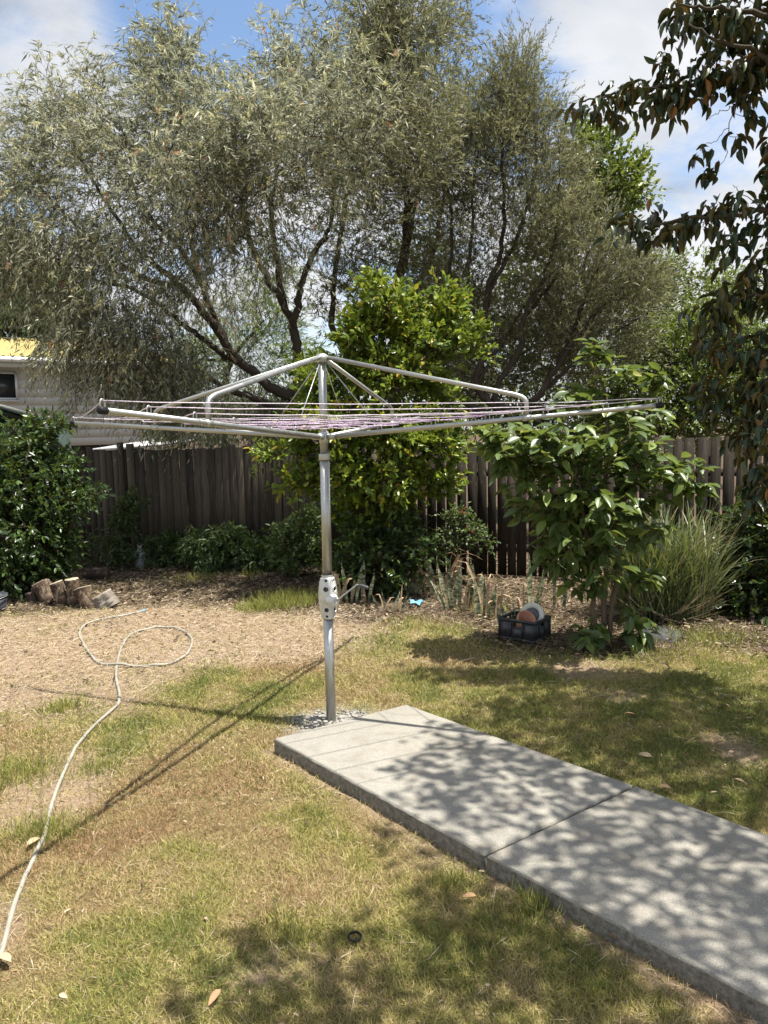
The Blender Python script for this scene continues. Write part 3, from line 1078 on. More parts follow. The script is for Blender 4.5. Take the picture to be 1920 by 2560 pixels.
# ------------------------------------------------------------------ house, shed, low roof beyond the fence
def house():
    w = unit(np.array([.79, .61]))
    n = np.array([w[1], -w[0]])                         # out of the wall, towards us
    P0 = np.array([-9.65, 19.0])
    t = Thing('house', 'pale weatherboard house with yellow ribbed roof behind the bottlebrush', 'house', (*P0, 0))
    R = np.array([[w[0], -n[0], 0], [w[1], -n[1], 0], [0, 0, 1]])
    at = lambda s, d, z: np.array([*(P0 + w * s + n * d), z])
    s0, s1, dep = -5.0, 4.3, 6.0
    mid, ln = (s0 + s1) / 2, s1 - s0
    zb, ze = 1.40, 3.50
    core = MB().box(at(mid, -dep / 2 - .03, (zb + ze) / 2), (ln - .06, dep, ze - zb), R)
    z = zb
    i = 0
    while z < ze - .01:
        h = .212
        a, b = at(s0, 0.020, z), at(s1, 0.020, z)
        c, d = at(s1, 0.008, min(z + h, ze)), at(s0, 0.008, min(z + h, ze))
        core.add([a, b, c, d, at(s0, 0.0, z), at(s1, 0.0, z)], [np.array([[0, 1, 2, 3], [4, 5, 1, 0]])])
        a, b = at(s1 + .03, 0.03, z), at(s1 + .03, -dep, z)
        core.add([a, b, at(s1 + .008, -dep, min(z + h, ze)), at(s1 + .008, .008, min(z + h, ze))], [np.array([[0, 1, 2, 3]])])
        z += h
    t.part('wall', core, 'siding')
    t.part('corner_board', MB().box(at(s1, .045, (zb + ze) / 2), (.09, .05, ze - zb), R), 'white_paint')
    un = MB().box(at(mid, -dep / 2, .7), (ln - 1.0, dep - 1.4, 1.36), R)
    t.part('undercroft', un, 'shade_wall')
    for s in np.arange(s0 + .3, s1, 1.9):
        t.part('stump', MB().box(at(s, -.2, .7), (.14, .14, 1.38), R), 'shade_wall')
    # ribbed roof, two slopes
    ro = MB()
    zr, over = 4.44, .45
    m = 90
    ss = np.linspace(s0 - .3, s1 + .35, m * 2)
    hh = np.where((np.arange(m * 2) // 2) % 2 == 0, .0, .055)
    for sg in (0, 1):
        d0, d1 = (over, -3.0) if sg == 0 else (-6.0 - over, -3.0)
        z0 = ze + .10
        low = np.array([at(s, d0, z0 + h) for s, h in zip(ss, hh)])
        top = np.array([at(s, d1, zr + h) for s, h in zip(ss, hh)])
        v = np.concatenate([low, top])
        i = np.arange(len(ss) - 1)
        ro.add(v, [np.stack([i, i + 1, i + 1 + len(ss), i + len(ss)], -1)])
    g = s1 + .02
    ro.add([at(g, 0, ze), at(g, -6, ze), at(g, -3, zr - .05)], [np.array([[0, 1, 2]])])
    rf = t.part('roof', ro, 'yellow_roof')
    t.part('ridge_cap', MB().box(at(mid, -3.0, zr + .03), (ln + .65, .3, .04), R), 'yellow_roof', rf)
    t.part('gutter', MB().box(at(mid, over + .05, ze + .06), (ln + .6, .11, .12), R), 'white_paint')
    t.part('eave', MB().box(at(mid, over / 2, ze - .01), (ln + .5, over + .05, .02), R), 'siding')
    t.part('fascia', MB().box(at(mid, over - .02, ze - .06), (ln + .55, .025, .14), R), 'siding')
    for (sa, sb, za, zt) in ((-.9, .50, 2.62, 3.26), (2.65, 3.30, 2.58, 3.22)):
        c, wd, ht = (sa + sb) / 2, sb - sa, zt - za
        fr = MB()
        for (cs, cz, a, b) in ((c, za, wd, .05), (c, zt, wd, .05), (sa, (za + zt) / 2, .05, ht + .05), (sb, (za + zt) / 2, .05, ht + .05), (c + (-.12 if wd > 1 else 0), (za + zt) / 2, .05, ht - .04)):
            fr.box(at(cs, .05, cz), (a, .06, b), R)
        f = t.part('window', fr, 'alu')
        t.part('pane', MB().box(at(c, .028, (za + zt) / 2), (wd - .05, .02, ht - .05), R), 'glass_dark', f)
        t.part('sill', MB().box(at(c, .06, za - .055), (wd + .1, .1, .05), R), 'siding', f)
        if wd > 1:
            sc = MB()
            for k in np.arange(-8, 12):
                for dg in (1, -1):
                    q = []
                    for z_ in np.linspace(0, ht - .1, 8):
                        s_ = k * .075 + dg * z_
                        if 0 <= s_ <= wd / 2 - .16:
                            q.append(at(sa + .03 + s_, .064, za + .05 + z_))
                    if len(q) > 1:
                        sc.tube([q[0], q[-1]], .006, 4)
            t.part('security_mesh', sc, 'white_paint', f)
    # vent pipe on the roof
    t.part('aerial_mast', MB().tube([at(-.05, -.4, ze + .2), at(-.05, -.4, ze + .95)], .012, 6), 'steel_dull')


house()


def shed():
    c = P(-70, 1094, 12.2)
    t = Thing('garden_shed', 'dark green steel shed peeking over the fence behind the left shrub', 'shed', (c[0], c[1], 0))
    Y = 12.2
    x0, x1 = P(-330, 1090, Y)[0], P(66, 1090, Y)[0]
    w = MB()
    for s in np.arange(x0, x1, .12):
        w.box((s + .06, Y, .92), (.112, .03, 1.84), None)
        w.box((s + .06, Y + .012, .92), (.121, .02, 1.83), None)
    w.box(((x0 + x1) / 2, Y + .9, .92), (x1 - x0 - .02, 1.7, 1.82), None)
    t.part('wall', w, 'green_steel')
    a, b = P(-330, 912, Y - .15), P(83, 1035, Y - .15)
    sl = (b[2] - a[2]) / (b[0] - a[0])
    r = MB()
    m = 40
    for k in range(3):
        z = -.035 * k
        r.add([a + [0, -.01 * (k == 1), z], b + [0, -.01 * (k == 1), z], b + [0, -.01 * (k == 1), z - .03], a + [0, -.01 * (k == 1), z - .03]], [np.array([[3, 2, 1, 0]])])
    top = [a + [0, 0, .004], b + [0, 0, .004], b + [0, 2.1, -1.0], a + [0, 2.1, -1.0]]
    bot = [p - np.array([0, 0, .105]) for p in top]
    r.add(top + bot, [np.array([[0, 1, 2, 3], [7, 6, 5, 4], [0, 4, 5, 1], [1, 5, 6, 2], [2, 6, 7, 3], [0, 3, 7, 4]])])
    t.part('roof', r, 'green_steel')
    e = MB().box((b[0] + .04, b[1] + .16, b[2] - .10), (.08, .30, .11))
    t.part('gutter', e, 'green_steel')


shed()


def lowroof():
    Y = 12.4
    a, b = P(228, 1122, Y), P(408, 1107, Y)
    t = Thing('lean_to', 'white low sloping sheet roof just above the fence below the house', 'lean-to', (a[0], a[1], 0))
    r = MB()
    top = [a, b, b + [.5, 2.4, .10], a + [.3, 2.4, .12]]
    bot = [p - np.array([0, 0, .05]) for p in top]
    r.add(top + bot, [np.array([[0, 1, 2, 3], [7, 6, 5, 4], [0, 4, 5, 1], [1, 5, 6, 2], [2, 6, 7, 3], [3, 7, 4, 0]])])
    t.part('roof', r, 'white_paint')
    for p in (a + [.1, .1, 0], b + [-.1, .1, 0], b + [.3, 2.2, .05], a + [.3, 2.2, .05]):
        t.part('post', MB().box((p[0], p[1], p[2] / 2 - .02), (.07, .07, p[2] - .04)), 'white_paint')


lowroof()


# ------------------------------------------------------------------ trees beyond the fence
def px_limb(sk, pts, Y, r0, r1, dy=0.0, wig=.012, n=8):
    Ys = np.linspace(Y, Y + dy, len(pts))
    sk.limb([P(u, v, y) for (u, v), y in zip(pts, Ys)], r0, r1, n, wig)


def flowers(mb, o, d, ln, dz, n, size=.068):
    k = rng.choice(len(o), n, replace=False)
    t = rng.uniform(.4, .95, n)
    c = o[k] + d[k] * (ln[k] * t)[:, None] + dz * (ln[k] * t * t)[:, None]
    ax = unit(d[k] + 2 * dz * t[:, None])
    m = 26
    rep = np.repeat(np.arange(n), m)
    s = rng.uniform(-1, 1, n * m)
    O = c[rep] + ax[rep] * (s * size * .8)[:, None]
    D = unit(np.cross(ax[rep], unit(rng.normal(size=(n * m, 3)))) + .3 * ax[rep])
    ti = np.clip(np.repeat(np.where(rng.uniform(size=n) < .12, rng.uniform(.85, .99, n), rng.uniform(0, .7, n)), m), 0, .999)
    leaves(mb, O, D, unit(rng.normal(size=(n * m, 3))), size * .38, size * .20, T_SLIVER, ti)


def weeping_tree():
    base = P(735, 1120, 11.0); base[2] = 0
    t = Thing('weeping_bottlebrush', 'big weeping bottlebrush with grey-green leaves and cream flowers left of the hoist', 'tree', base)
    sk = Skeleton()
    sk.limb([base, P(742, 1050, 11), P(748, 985, 11)], .17, .13, 10, .01)
    px_limb(sk, [(748, 985), (694, 980), (637, 935), (584, 889), (521, 796), (451, 715), (405, 675), (340, 620), (289, 540), (225, 440), (180, 340)], 11, .085, .010, -1.0)
    px_limb(sk, [(584, 889), (540, 800), (500, 700), (430, 600), (370, 538), (324, 446), (278, 350), (240, 250)], 10.9, .048, .009, -.5)
    px_limb(sk, [(748, 985), (746, 900), (735, 825), (732, 808), (712, 767), (665, 686), (625, 600), (600, 480), (560, 330), (520, 230), (470, 110)], 11, .080, .010, .2)
    px_limb(sk, [(732, 808), (746, 767), (752, 715), (781, 640), (822, 567), (839, 463), (860, 376), (850, 260), (830, 180)], 11, .060, .009, .5)
    px_limb(sk, [(689, 1016), (613, 987), (555, 965), (492, 930), (430, 915), (380, 900), (320, 850), (240, 810), (180, 790)], 10.9, .05, .01, -1.2)
    px_limb(sk, [(600, 905), (555, 885), (503, 842), (451, 808), (405, 767), (330, 720), (230, 700), (120, 640), (60, 560)], 10.9, .05, .01, -.9)
    px_limb(sk, [(712, 767), (690, 640), (680, 520), (695, 380), (700, 220), (690, 120)], 11.1, .05, .01, .3)
    px_limb(sk, [(500, 700), (470, 560), (450, 420), (440, 280), (430, 130)], 10.8, .04, .01, .2)
    px_limb(sk, [(451, 715), (350, 690), (230, 600), (130, 500), (60, 400)], 10.7, .04, .01, -.6)
    L = [(150, 280, 10.0, 70, 50, .7, 24), (235, 215, 10.2, 36, 40, .5, 18), (115, 350, 10.0, 75, 60, .7, 44), (430, 110, 10, 34, 50, .5, 22), (420, 210, 10, 80, 70, .8, 80), (470, 330, 9.6, 120, 85, 1.0, 100), (550, 230, 10.2, 40, 40, .6, 14), (700, 165, 9.6, 40, 55, .6, 26), (690, 280, 9.6, 80, 80, .9, 64),
         (640, 400, 9.2, 130, 100, 1.1, 100), (280, 400, 9.8, 160, 90, 1.1, 110), (80, 470, 9.6, 60, 70, .9, 56), (460, 500, 9.4, 160, 100, 1.2, 120), (170, 590, 9.6, 140, 90, 1.2, 120), (800, 400, 9.6, 70, 140, 1., 70), (800, 190, 10.2, 50, 80, .9, 40),
         (620, 330, 8.4, 100, 80, .7, 36), (760, 330, 8.2, 110, 90, .7, 44), (880, 300, 8.2, 90, 110, .7, 30), (480, 430, 8.6, 120, 80, .6, 34),
         (390, 670, 9.6, 165, 90, 1.3, 90), (620, 570, 9.8, 150, 110, 1.2, 100), (170, 740, 9.6, 95, 45, .7, 50), (290, 810, 9.4, 120, 55, .7, 76), (170, 830, 9.2, 45, 35, .4, 16), (225, 890, 9.2, 50, 36, .35, 18), (420, 870, 9.6, 115, 80, .8, 66),
         (450, 980, 9.9, 80, 65, .6, 60), (370, 930, 9.5, 60, 50, .5, 34), (60, 620, 9.8, 65, 70, .8, 36), (560, 740, 11.8, 110, 60, .8, 36), (560, 1010, 11.5, 110, 60, .8, 60), (690, 1020, 11.9, 90, 60, .8, 50), (40, 690, 10.0, 45, 30, .5, 18)]
    C = crown_points(L)
    dirs = sk.grow(C, base)
    lv, tw, fl = MB(), sk.mb, MB()
    out = unit(C - P(600, 700, 11.2))
    ax = unit(dirs * .5 + out * .6 + rng.normal(scale=.3, size=C.shape) + np.array([0, 0, .1]))
    hi = (C[:, 2] > 4.4)
    for sel, dr, up, n_lf in ((hi, .45, .35, 15), (~hi, .95, -.1, 15)):
        o, d, ln, dz = spray(lv, tw, C[sel], ax[sel] + np.array([0, 0, up]), 5, n_lf, .46, dr, .55, .080, .0135, T_SLIVER, .85, .25, .0018, .13, (.50, .24))
        flowers(fl, o, d, ln, dz, int(len(o) * .20))
    tr = t.part('trunk', sk.mb, 'bark', smooth=True)
    t.part('crown', lv, 'weep')
    t.part('blossoms', fl, 'cream_flower')


def upright_tree():
    base = P(985, 1090, 11.8); base[2] = 0
    t = Thing('upright_bottlebrush', 'tall upright bottlebrush with forked dark trunk behind the citrus top', 'tree', base)
    sk = Skeleton()
    sk.limb([base, P(985, 960, 11.8), P(990, 840, 11.8)], .12, .10, 9, .01)
    px_limb(sk, [(990, 840), (995, 715), (1010, 640), (1018, 550), (1012, 463), (989, 376), (975, 280), (960, 150), (950, 40)], 11.8, .09, .012)
    px_limb(sk, [(1010, 640), (1041, 486), (1060, 380), (1075, 250), (1090, 120), (1100, 30)], 11.8, .055, .01, .2)
    px_limb(sk, [(985, 960), (845, 850), (833, 727), (848, 600), (870, 470), (890, 330), (880, 180)], 11.9, .06, .01, .3)
    px_limb(sk, [(1012, 463), (1030, 350), (1020, 200), (1030, 90)], 11.8, .04, .008, -.3)
    px_limb(sk, [(990, 800), (1080, 640), (1105, 520), (1125, 400), (1150, 280)], 11.9, .045, .008, .3)
    L = [(935, 120, 11.0, 75, 130, .8, 110), (1030, 110, 11.0, 85, 110, .8, 110), (960, 280, 8.6, 110, 110, .7, 38), (1060, 330, 8.8, 80, 110, .7, 30), (960, 470, 9.0, 100, 90, .6, 26), (1110, 70, 11.8, 45, 70, .5, 36), (1000, 260, 11.7, 110, 110, 1.0, 110), (900, 340, 11.8, 80, 140, 1., 84), (1060, 400, 11.8, 90, 140, .9, 110), (960, 480, 11.8, 130, 110, 1.1, 110),
         (900, 620, 12, 110, 90, 1., 70), (1080, 590, 12, 90, 110, .9, 60), (1150, 300, 11.9, 40, 90, .6, 40), (870, 760, 12.2, 90, 80, .8, 40), (1060, 760, 12.3, 110, 90, .8, 50), (1000, 900, 12.4, 130, 90, .8, 60), (1130, 900, 12.4, 110, 90, .8, 50)]
    C = crown_points(L)
    dirs = sk.grow(C, base, up=.6)
    lv, fl = MB(), MB()
    ax = unit(dirs * .7 + np.array([0, 0, .55]) + rng.normal(scale=.3, size=C.shape))
    o, d, ln, dz = spray(lv, sk.mb, C, ax, 5, 17, .50, .30, .45, .075, .0130, T_SLIVER, .75, .05, .0018, .12, (.45, .24))
    flowers(fl, o, d, ln, dz, int(len(o) * .07))
    t.part('trunk', sk.mb, 'bark', smooth=True)
    t.part('crown', lv, 'olive')
    t.part('blossoms', fl, 'cream_flower')


def fan_tree():
    base = P(1290, 1090, 10.6); base[2] = 0
    t = Thing('fan_stemmed_bottlebrush', 'fine-leaved bottlebrush with many slender stems fanning out right of the citrus', 'tree', base)
    sk = Skeleton()
    b2 = base + [0, 0, .9]
    sk.limb([base, b2], .16, .13, 9)
    stems = [([(1250, 1030), (1191, 964), (1209, 871), (1215, 744), (1249, 640), (1261, 520), (1255, 405), (1270, 260), (1295, 130)], .055, 0),
             ([(1230, 1040), (1099, 964), (1110, 883), (1118, 760), (1128, 637), (1128, 520), (1110, 405), (1125, 300)], .045, .3),
             ([(1270, 1030), (1238, 981), (1301, 871), (1307, 802), (1353, 709), (1385, 600), (1400, 470), (1395, 330)], .05, -.2),
             ([(1310, 1020), (1342, 993), (1394, 912), (1458, 825), (1515, 756), (1614, 675), (1650, 620)], .055, -.5),
             ([(1394, 912), (1450, 780), (1490, 680), (1530, 600), (1545, 520)], .035, -.2), ([(1342, 993), (1420, 920), (1510, 850), (1590, 800), (1650, 770)], .035, -.6),
             ([(1215, 744), (1290, 600), (1330, 470), (1340, 340), (1330, 220)], .035, .2), ([(1209, 871), (1170, 720), (1180, 560), (1190, 420), (1215, 280)], .035, .1),
             ([(1307, 802), (1400, 680), (1460, 560), (1470, 470)], .03, .2), ([(1191, 964), (1260, 850), (1330, 740), (1420, 640)], .03, .3)]
    for pts, r, dy in stems:
        px_limb(sk, pts, 10.6, r, .008, dy, .010, 7)
    L = [(1285, 205, 10.6, 36, 56, .5, 44), (1250, 290, 10.6, 76, 80, .7, 76), (1325, 320, 10.6, 42, 60, .6, 40), (1200, 380, 10.6, 75, 110, .7, 80), (1300, 420, 10.6, 110, 100, .9, 100), (1390, 440, 10.7, 50, 60, .6, 34), (1130, 480, 10.8, 50, 130, .6, 50),
         (1250, 560, 10.7, 130, 90, .8, 80), (1400, 580, 10.5, 100, 80, .8, 80), (1510, 660, 10.3, 80, 60, .7, 60), (1590, 710, 10.2, 50, 50, .6, 36), (1550, 790, 10.2, 70, 60, .6, 44), (1450, 740, 10.5, 110, 80, .8, 60), (1320, 700, 10.8, 130, 90, .7, 50),
         (1200, 760, 10.9, 100, 110, .6, 36), (1480, 880, 10.4, 100, 60, .6, 36), (1340, 860, 10.9, 130, 80, .7, 36), (1220, 950, 11.2, 120, 80, .6, 50), (1400, 960, 11.2, 90, 60, .6, 40), (1120, 720, 11.2, 90, 110, .6, 60), (1300, 800, 11.3, 150, 100, .6, 90), (1420, 820, 11.3, 130, 90, .6, 70), (1180, 860, 11.4, 100, 80, .5, 60)]
    C = crown_points(L)
    dirs = sk.grow(C, base, .003, .008, .03, up=.5)
    lv, fl = MB(), MB()
    out = unit(C - P(1290, 1000, 10.6))
    ax = unit(dirs * .6 + out * .7 + rng.normal(scale=.22, size=C.shape))
    o, d, ln, dz = spray(lv, sk.mb, C, ax, 6, 18, .46, .08, .40, .062, .0105, T_SLIVER, .7, 0, .0016, .12, (.48, .22))
    flowers(fl, o, d, ln, dz, 90, .045)
    t.part('trunk', sk.mb, 'bark', smooth=True)
    t.part('crown', lv, 'fine')
    t.part('blossoms', fl, 'cream_flower')


def leafy(name, label, cat, base, limbs, L, mat, bark, leafL, leafW, n_tw=4, n_lf=8, tlen=.3, droop=.1, spread=.6, ang=.8, tint=(.5, .2), up=.4, T=T_OVAL, sag=0.0, face=(.25, -.25, .9),
          crown_from=None, r0=.05, group=None, Y=None, scatter=.06, k=.011):
    t = Thing(name, label, cat, base, group)
    sk = Skeleton()
    for pts, ra, rb in limbs:
        sk.limb(pts, ra, rb, 7, .008)
    C = crown_points(L)
    C = C[C[:, 2] > .03]
    dirs = sk.grow(C, base, .003, k, r0 * .8)
    c0 = C.mean(0) if crown_from is None else np.asarray(crown_from)
    ax = unit(unit(C - c0) * .8 + dirs * .4 + np.array([0, 0, up]) + rng.normal(scale=.25, size=C.shape))
    lv = MB()
    spray(lv, sk.mb, C, ax, n_tw, n_lf, tlen, droop, spread, leafL, leafW, T, ang, sag, .002, scatter, tint, .15, face)
    t.part('trunk' if cat == 'tree' else 'stems', sk.mb, bark, smooth=True)
    t.part('crown' if cat == 'tree' else 'foliage', lv, mat)
    return t


def grd(u, v, Y):
    p = P(u, v, Y)
    p[2] = 0
    return p


weeping_tree()
upright_tree()
fan_tree()

b = grd(1480, 1090, 14)
leafy('broadleaf_tree', 'bright green round-leaved tree rising behind the fan-stemmed bottlebrush', 'tree', b,
      [([b, P(1480, 900, 14), P(1490, 700, 14), P(1500, 560, 14), P(1490, 430, 14)], .12, .02), ([P(1490, 700, 14), P(1560, 600, 14), P(1590, 500, 14)], .05, .015)],
      [(1470, 400, 14, 75, 70, .8, 55), (1520, 500, 14, 85, 80, 1, 75), (1450, 560, 14, 110, 100, 1, 90), (1570, 470, 13.8, 35, 45, .5, 20), (1380, 680, 14, 110, 90, 1, 50), (1540, 700, 14.4, 100, 90, 1, 60), (1420, 850, 14.4, 160, 110, 1, 80)],
      'bright', 'bark', .085, .05, 5, 9, .38, .1, .7, tint=(.52, .25))
b = grd(1760, 1080, 19)
leafy('distant_tree', 'thin-crowned pale green tree far off behind the magnolia twigs at right', 'tree', b,
      [([b, P(1750, 950, 19), P(1740, 820, 19), P(1720, 700, 19)], .16, .03), ([P(1750, 900, 19), P(1820, 780, 19), P(1860, 700, 19)], .07, .02), ([P(1740, 850, 19), P(1670, 760, 19)], .06, .02)],
      [(1710, 690, 19, 80, 50, 1, 45), (1660, 760, 19, 60, 60, 1, 40), (1770, 760, 19, 90, 60, 1, 60), (1860, 740, 19, 70, 80, 1, 50), (1800, 870, 19, 120, 80, 1, 70), (1900, 880, 19, 80, 80, 1, 40)],
      'bright', 'bark_pale', .10, .04, 5, 9, .5, .2, .7, tint=(.5, .2))
b = grd(1680, 1090, 11.2)
leafy('green_hedge_tree', 'bushy bright green tree leaning over the fence right of the guava', 'tree', b,
      [([b, P(1670, 1040, 11.2), P(1650, 930, 11.2)], .08, .02), ([b, P(1740, 1020, 11.2), P(1780, 920, 11.2)], .06, .02)],
      [(1610, 880, 11.2, 75, 65, .8, 90), (1690, 870, 11.2, 90, 80, .8, 130), (1800, 840, 11.4, 90, 70, .8, 100), (1620, 1000, 10.9, 120, 70, .8, 150), (1750, 960, 11, 90, 80, .8, 130), (1740, 1050, 10.8, 110, 50, .6, 100), (1860, 930, 11.2, 90, 90, .8, 120), (1880, 1040, 10.6, 90, 60, .6, 90), (1560, 1040, 11, 80, 50, .6, 70)],
      'bright', 'bark', .055, .026, 5, 9, .28, .05, .6, tint=(.42, .22))
b = grd(-40, 1080, 24)
leafy('dark_distant_tree', 'dark green tree standing behind the yellow roof at far left', 'tree', b,
      [([b, P(-20, 900, 24), P(20, 720, 24)], .25, .05)],
      [(40, 810, 24, 150, 50, 2, 90), (10, 680, 24, 100, 90, 2, 90), (110, 740, 24, 80, 60, 1.5, 60), (-60, 760, 24, 80, 120, 2, 60)],
      'shrub', 'bark', .20, .09, 6, 9, .7, .2, .7, tint=(.5, .25))
b = grd(560, 1090, 14.5)
leafy('feathery_tree', 'feathery light green foliage tree glimpsed behind the bottlebrush trunks', 'tree', b,
      [([b, P(565, 1000, 14.5), P(580, 900, 14.5), P(660, 800, 14.5)], .10, .02), ([P(580, 900, 14.5), P(500, 900, 14.5)], .05, .015)],
      [(540, 900, 14.5, 80, 50, .8, 40), (670, 800, 14.5, 70, 60, .8, 36), (620, 880, 14.7, 80, 60, .8, 40), (680, 700, 14.7, 50, 50, .6, 16), (470, 960, 14.6, 80, 50, .8, 30), (720, 920, 14.8, 90, 70, .8, 40)],
      'feather', 'bark', .13, .016, 5, 16, .7, .35, .5, .55, up=.2, T=T_SLIVER)
b = grd(860, 1090, 13.4)
leafy('dark_thicket_tree', 'dark dense tree filling the gap behind the hoist above the fence', 'tree', b,
      [([b, P(850, 1040, 13.4), P(800, 940, 13.4)], .1, .03), ([b, P(950, 1000, 13.4), P(1100, 900, 13.4)], .08, .03)],
      [(640, 1050, 13.4, 120, 50, .8, 80), (780, 1030, 13.4, 110, 60, .8, 80), (900, 960, 13.4, 130, 100, .8, 100), (1080, 980, 13.4, 140, 90, .8, 110), (1240, 1000, 13.4, 140, 90, .8, 120), (1150, 820, 13.6, 130, 110, .9, 90), (1320, 860, 13.6, 140, 100, .9, 100), (1060, 690, 13.6, 100, 100, .9, 60), (1400, 1040, 13.4, 110, 60, .8, 70), (500, 1070, 13.4, 90, 40, .6, 40)],
      'shrub', 'bark_dark', .08, .03, 5, 9, .36, .15, .7, tint=(.35, .25))


# ------------------------------------------------------------------ citrus, guava and the other plants of the yard
b = G(915, 1462)
Yc = 7.75
leafy('citrus_tree', 'bright yellow-green citrus tree behind the hoist pole in front of the fence', 'tree', b,
      [([b, P(925, 1390, Yc), P(915, 1280, Yc), P(920, 1130, Yc), P(935, 960, Yc), P(960, 800, Yc)], .05, .012), ([P(915, 1300, Yc), P(860, 1200, Yc - .1), P(800, 1140, Yc - .2), P(680, 1135, Yc - .3)], .025, .006),
       ([P(920, 1230, Yc), P(1020, 1120, Yc - .2), P(1090, 1040, Yc - .3)], .028, .008), ([P(935, 1000, Yc), P(1060, 900, Yc), P(1130, 830, Yc)], .022, .006), ([P(920, 1100, Yc), P(830, 1000, Yc), P(790, 930, Yc)], .022, .006)],
      [(930, 745, Yc, 34, 26, .25, 26), (985, 800, Yc, 56, 44, .4, 60), (1110, 790, Yc, 40, 30, .3, 34), (1060, 860, Yc, 66, 48, .4, 66), (905, 850, Yc, 46, 60, .4, 66), (1165, 850, Yc - .1, 26, 30, .2, 14), (1195, 885, Yc - .1, 8, 8, .1, 3), (1120, 740, Yc, 12, 16, .1, 5),
       (960, 950, Yc, 100, 56, .5, 100), (800, 960, Yc, 56, 50, .45, 54), (1090, 990, Yc, 44, 44, .4, 30), (850, 1060, Yc - .1, 90, 56, .5, 84), (1000, 1080, Yc - .2, 100, 60, .5, 100), (1120, 1110, Yc - .3, 36, 46, .3, 24), (1040, 760, Yc, 14, 12, .1, 6),
       (760, 1100, Yc - .2, 40, 26, .3, 18), (690, 1132, Yc - .3, 22, 8, .15, 7), (860, 1180, Yc - .1, 84, 56, .5, 70), (1000, 1190, Yc - .2, 90, 56, .5, 70), (760, 1195, Yc - .2, 44, 20, .3, 14), (1110, 1190, Yc - .2, 36, 30, .3, 16), (920, 1280, Yc, 80, 50, .4, 50)],
      'citrus', 'bark', .062, .030, 4, 10, .19, .05, .7, .9, (.55, .26), up=.5, face=(.3, -.25, .9), scatter=.05)

b = G(965, 1475)
leafy('underplanting_shrub', 'dark shrub crowding under the citrus beside the snake plants', 'shrub', b,
      [([b, P(960, 1400, 7.4), P(950, 1310, 7.4)], .02, .006)],
      [(920, 1370, 7.5, 70, 60, .4, 70), (1000, 1350, 7.5, 50, 56, .35, 50), (880, 1440, 7.5, 40, 24, .3, 24), (980, 1430, 7.4, 40, 24, .3, 24), (1050, 1385, 7.3, 20, 26, .2, 10)],
      'dark', 'bark_dark', .05, .028, 4, 9, .18, .1, .8, tint=(.5, .28))
b = G(1150, 1440)
rt = leafy('rose_bush', 'small rose bush with tiny red flowers against the fence right of the citrus', 'shrub', b,
           [([b, P(1140, 1380, 8.0), P(1145, 1310, 8.0)], .012, .005), ([P(1140, 1380, 8), P(1180, 1340, 7.9), P(1215, 1350, 7.8)], .008, .004)],
           [(1150, 1300, 8.0, 22, 20, .15, 30), (1180, 1338, 7.9, 24, 12, .15, 20), (1130, 1350, 8, 20, 26, .2, 16), (1210, 1355, 7.8, 8, 6, .1, 6)],
           'shrub', 'bark_dark', .03, .018, 4, 8, .12, .1, .8, tint=(.6, .25), scatter=.04)
for c_ in crown_points([(1155, 1285, 7.8, 22, 20, .1, 6), (1180, 1320, 7.75, 18, 12, .1, 3)]):
    fl = MB()
    rp = np.repeat(c_[None], 12, 0)
    dd_ = unit(rng.normal(size=rp.shape) + [0, -.3, .5])
    leaves(fl, rp, dd_, unit(rng.normal(size=rp.shape)), .012, .010, T_OVAL, rng.uniform(size=len(rp)))
    rt.part('flower_head', fl, 'red_flower')


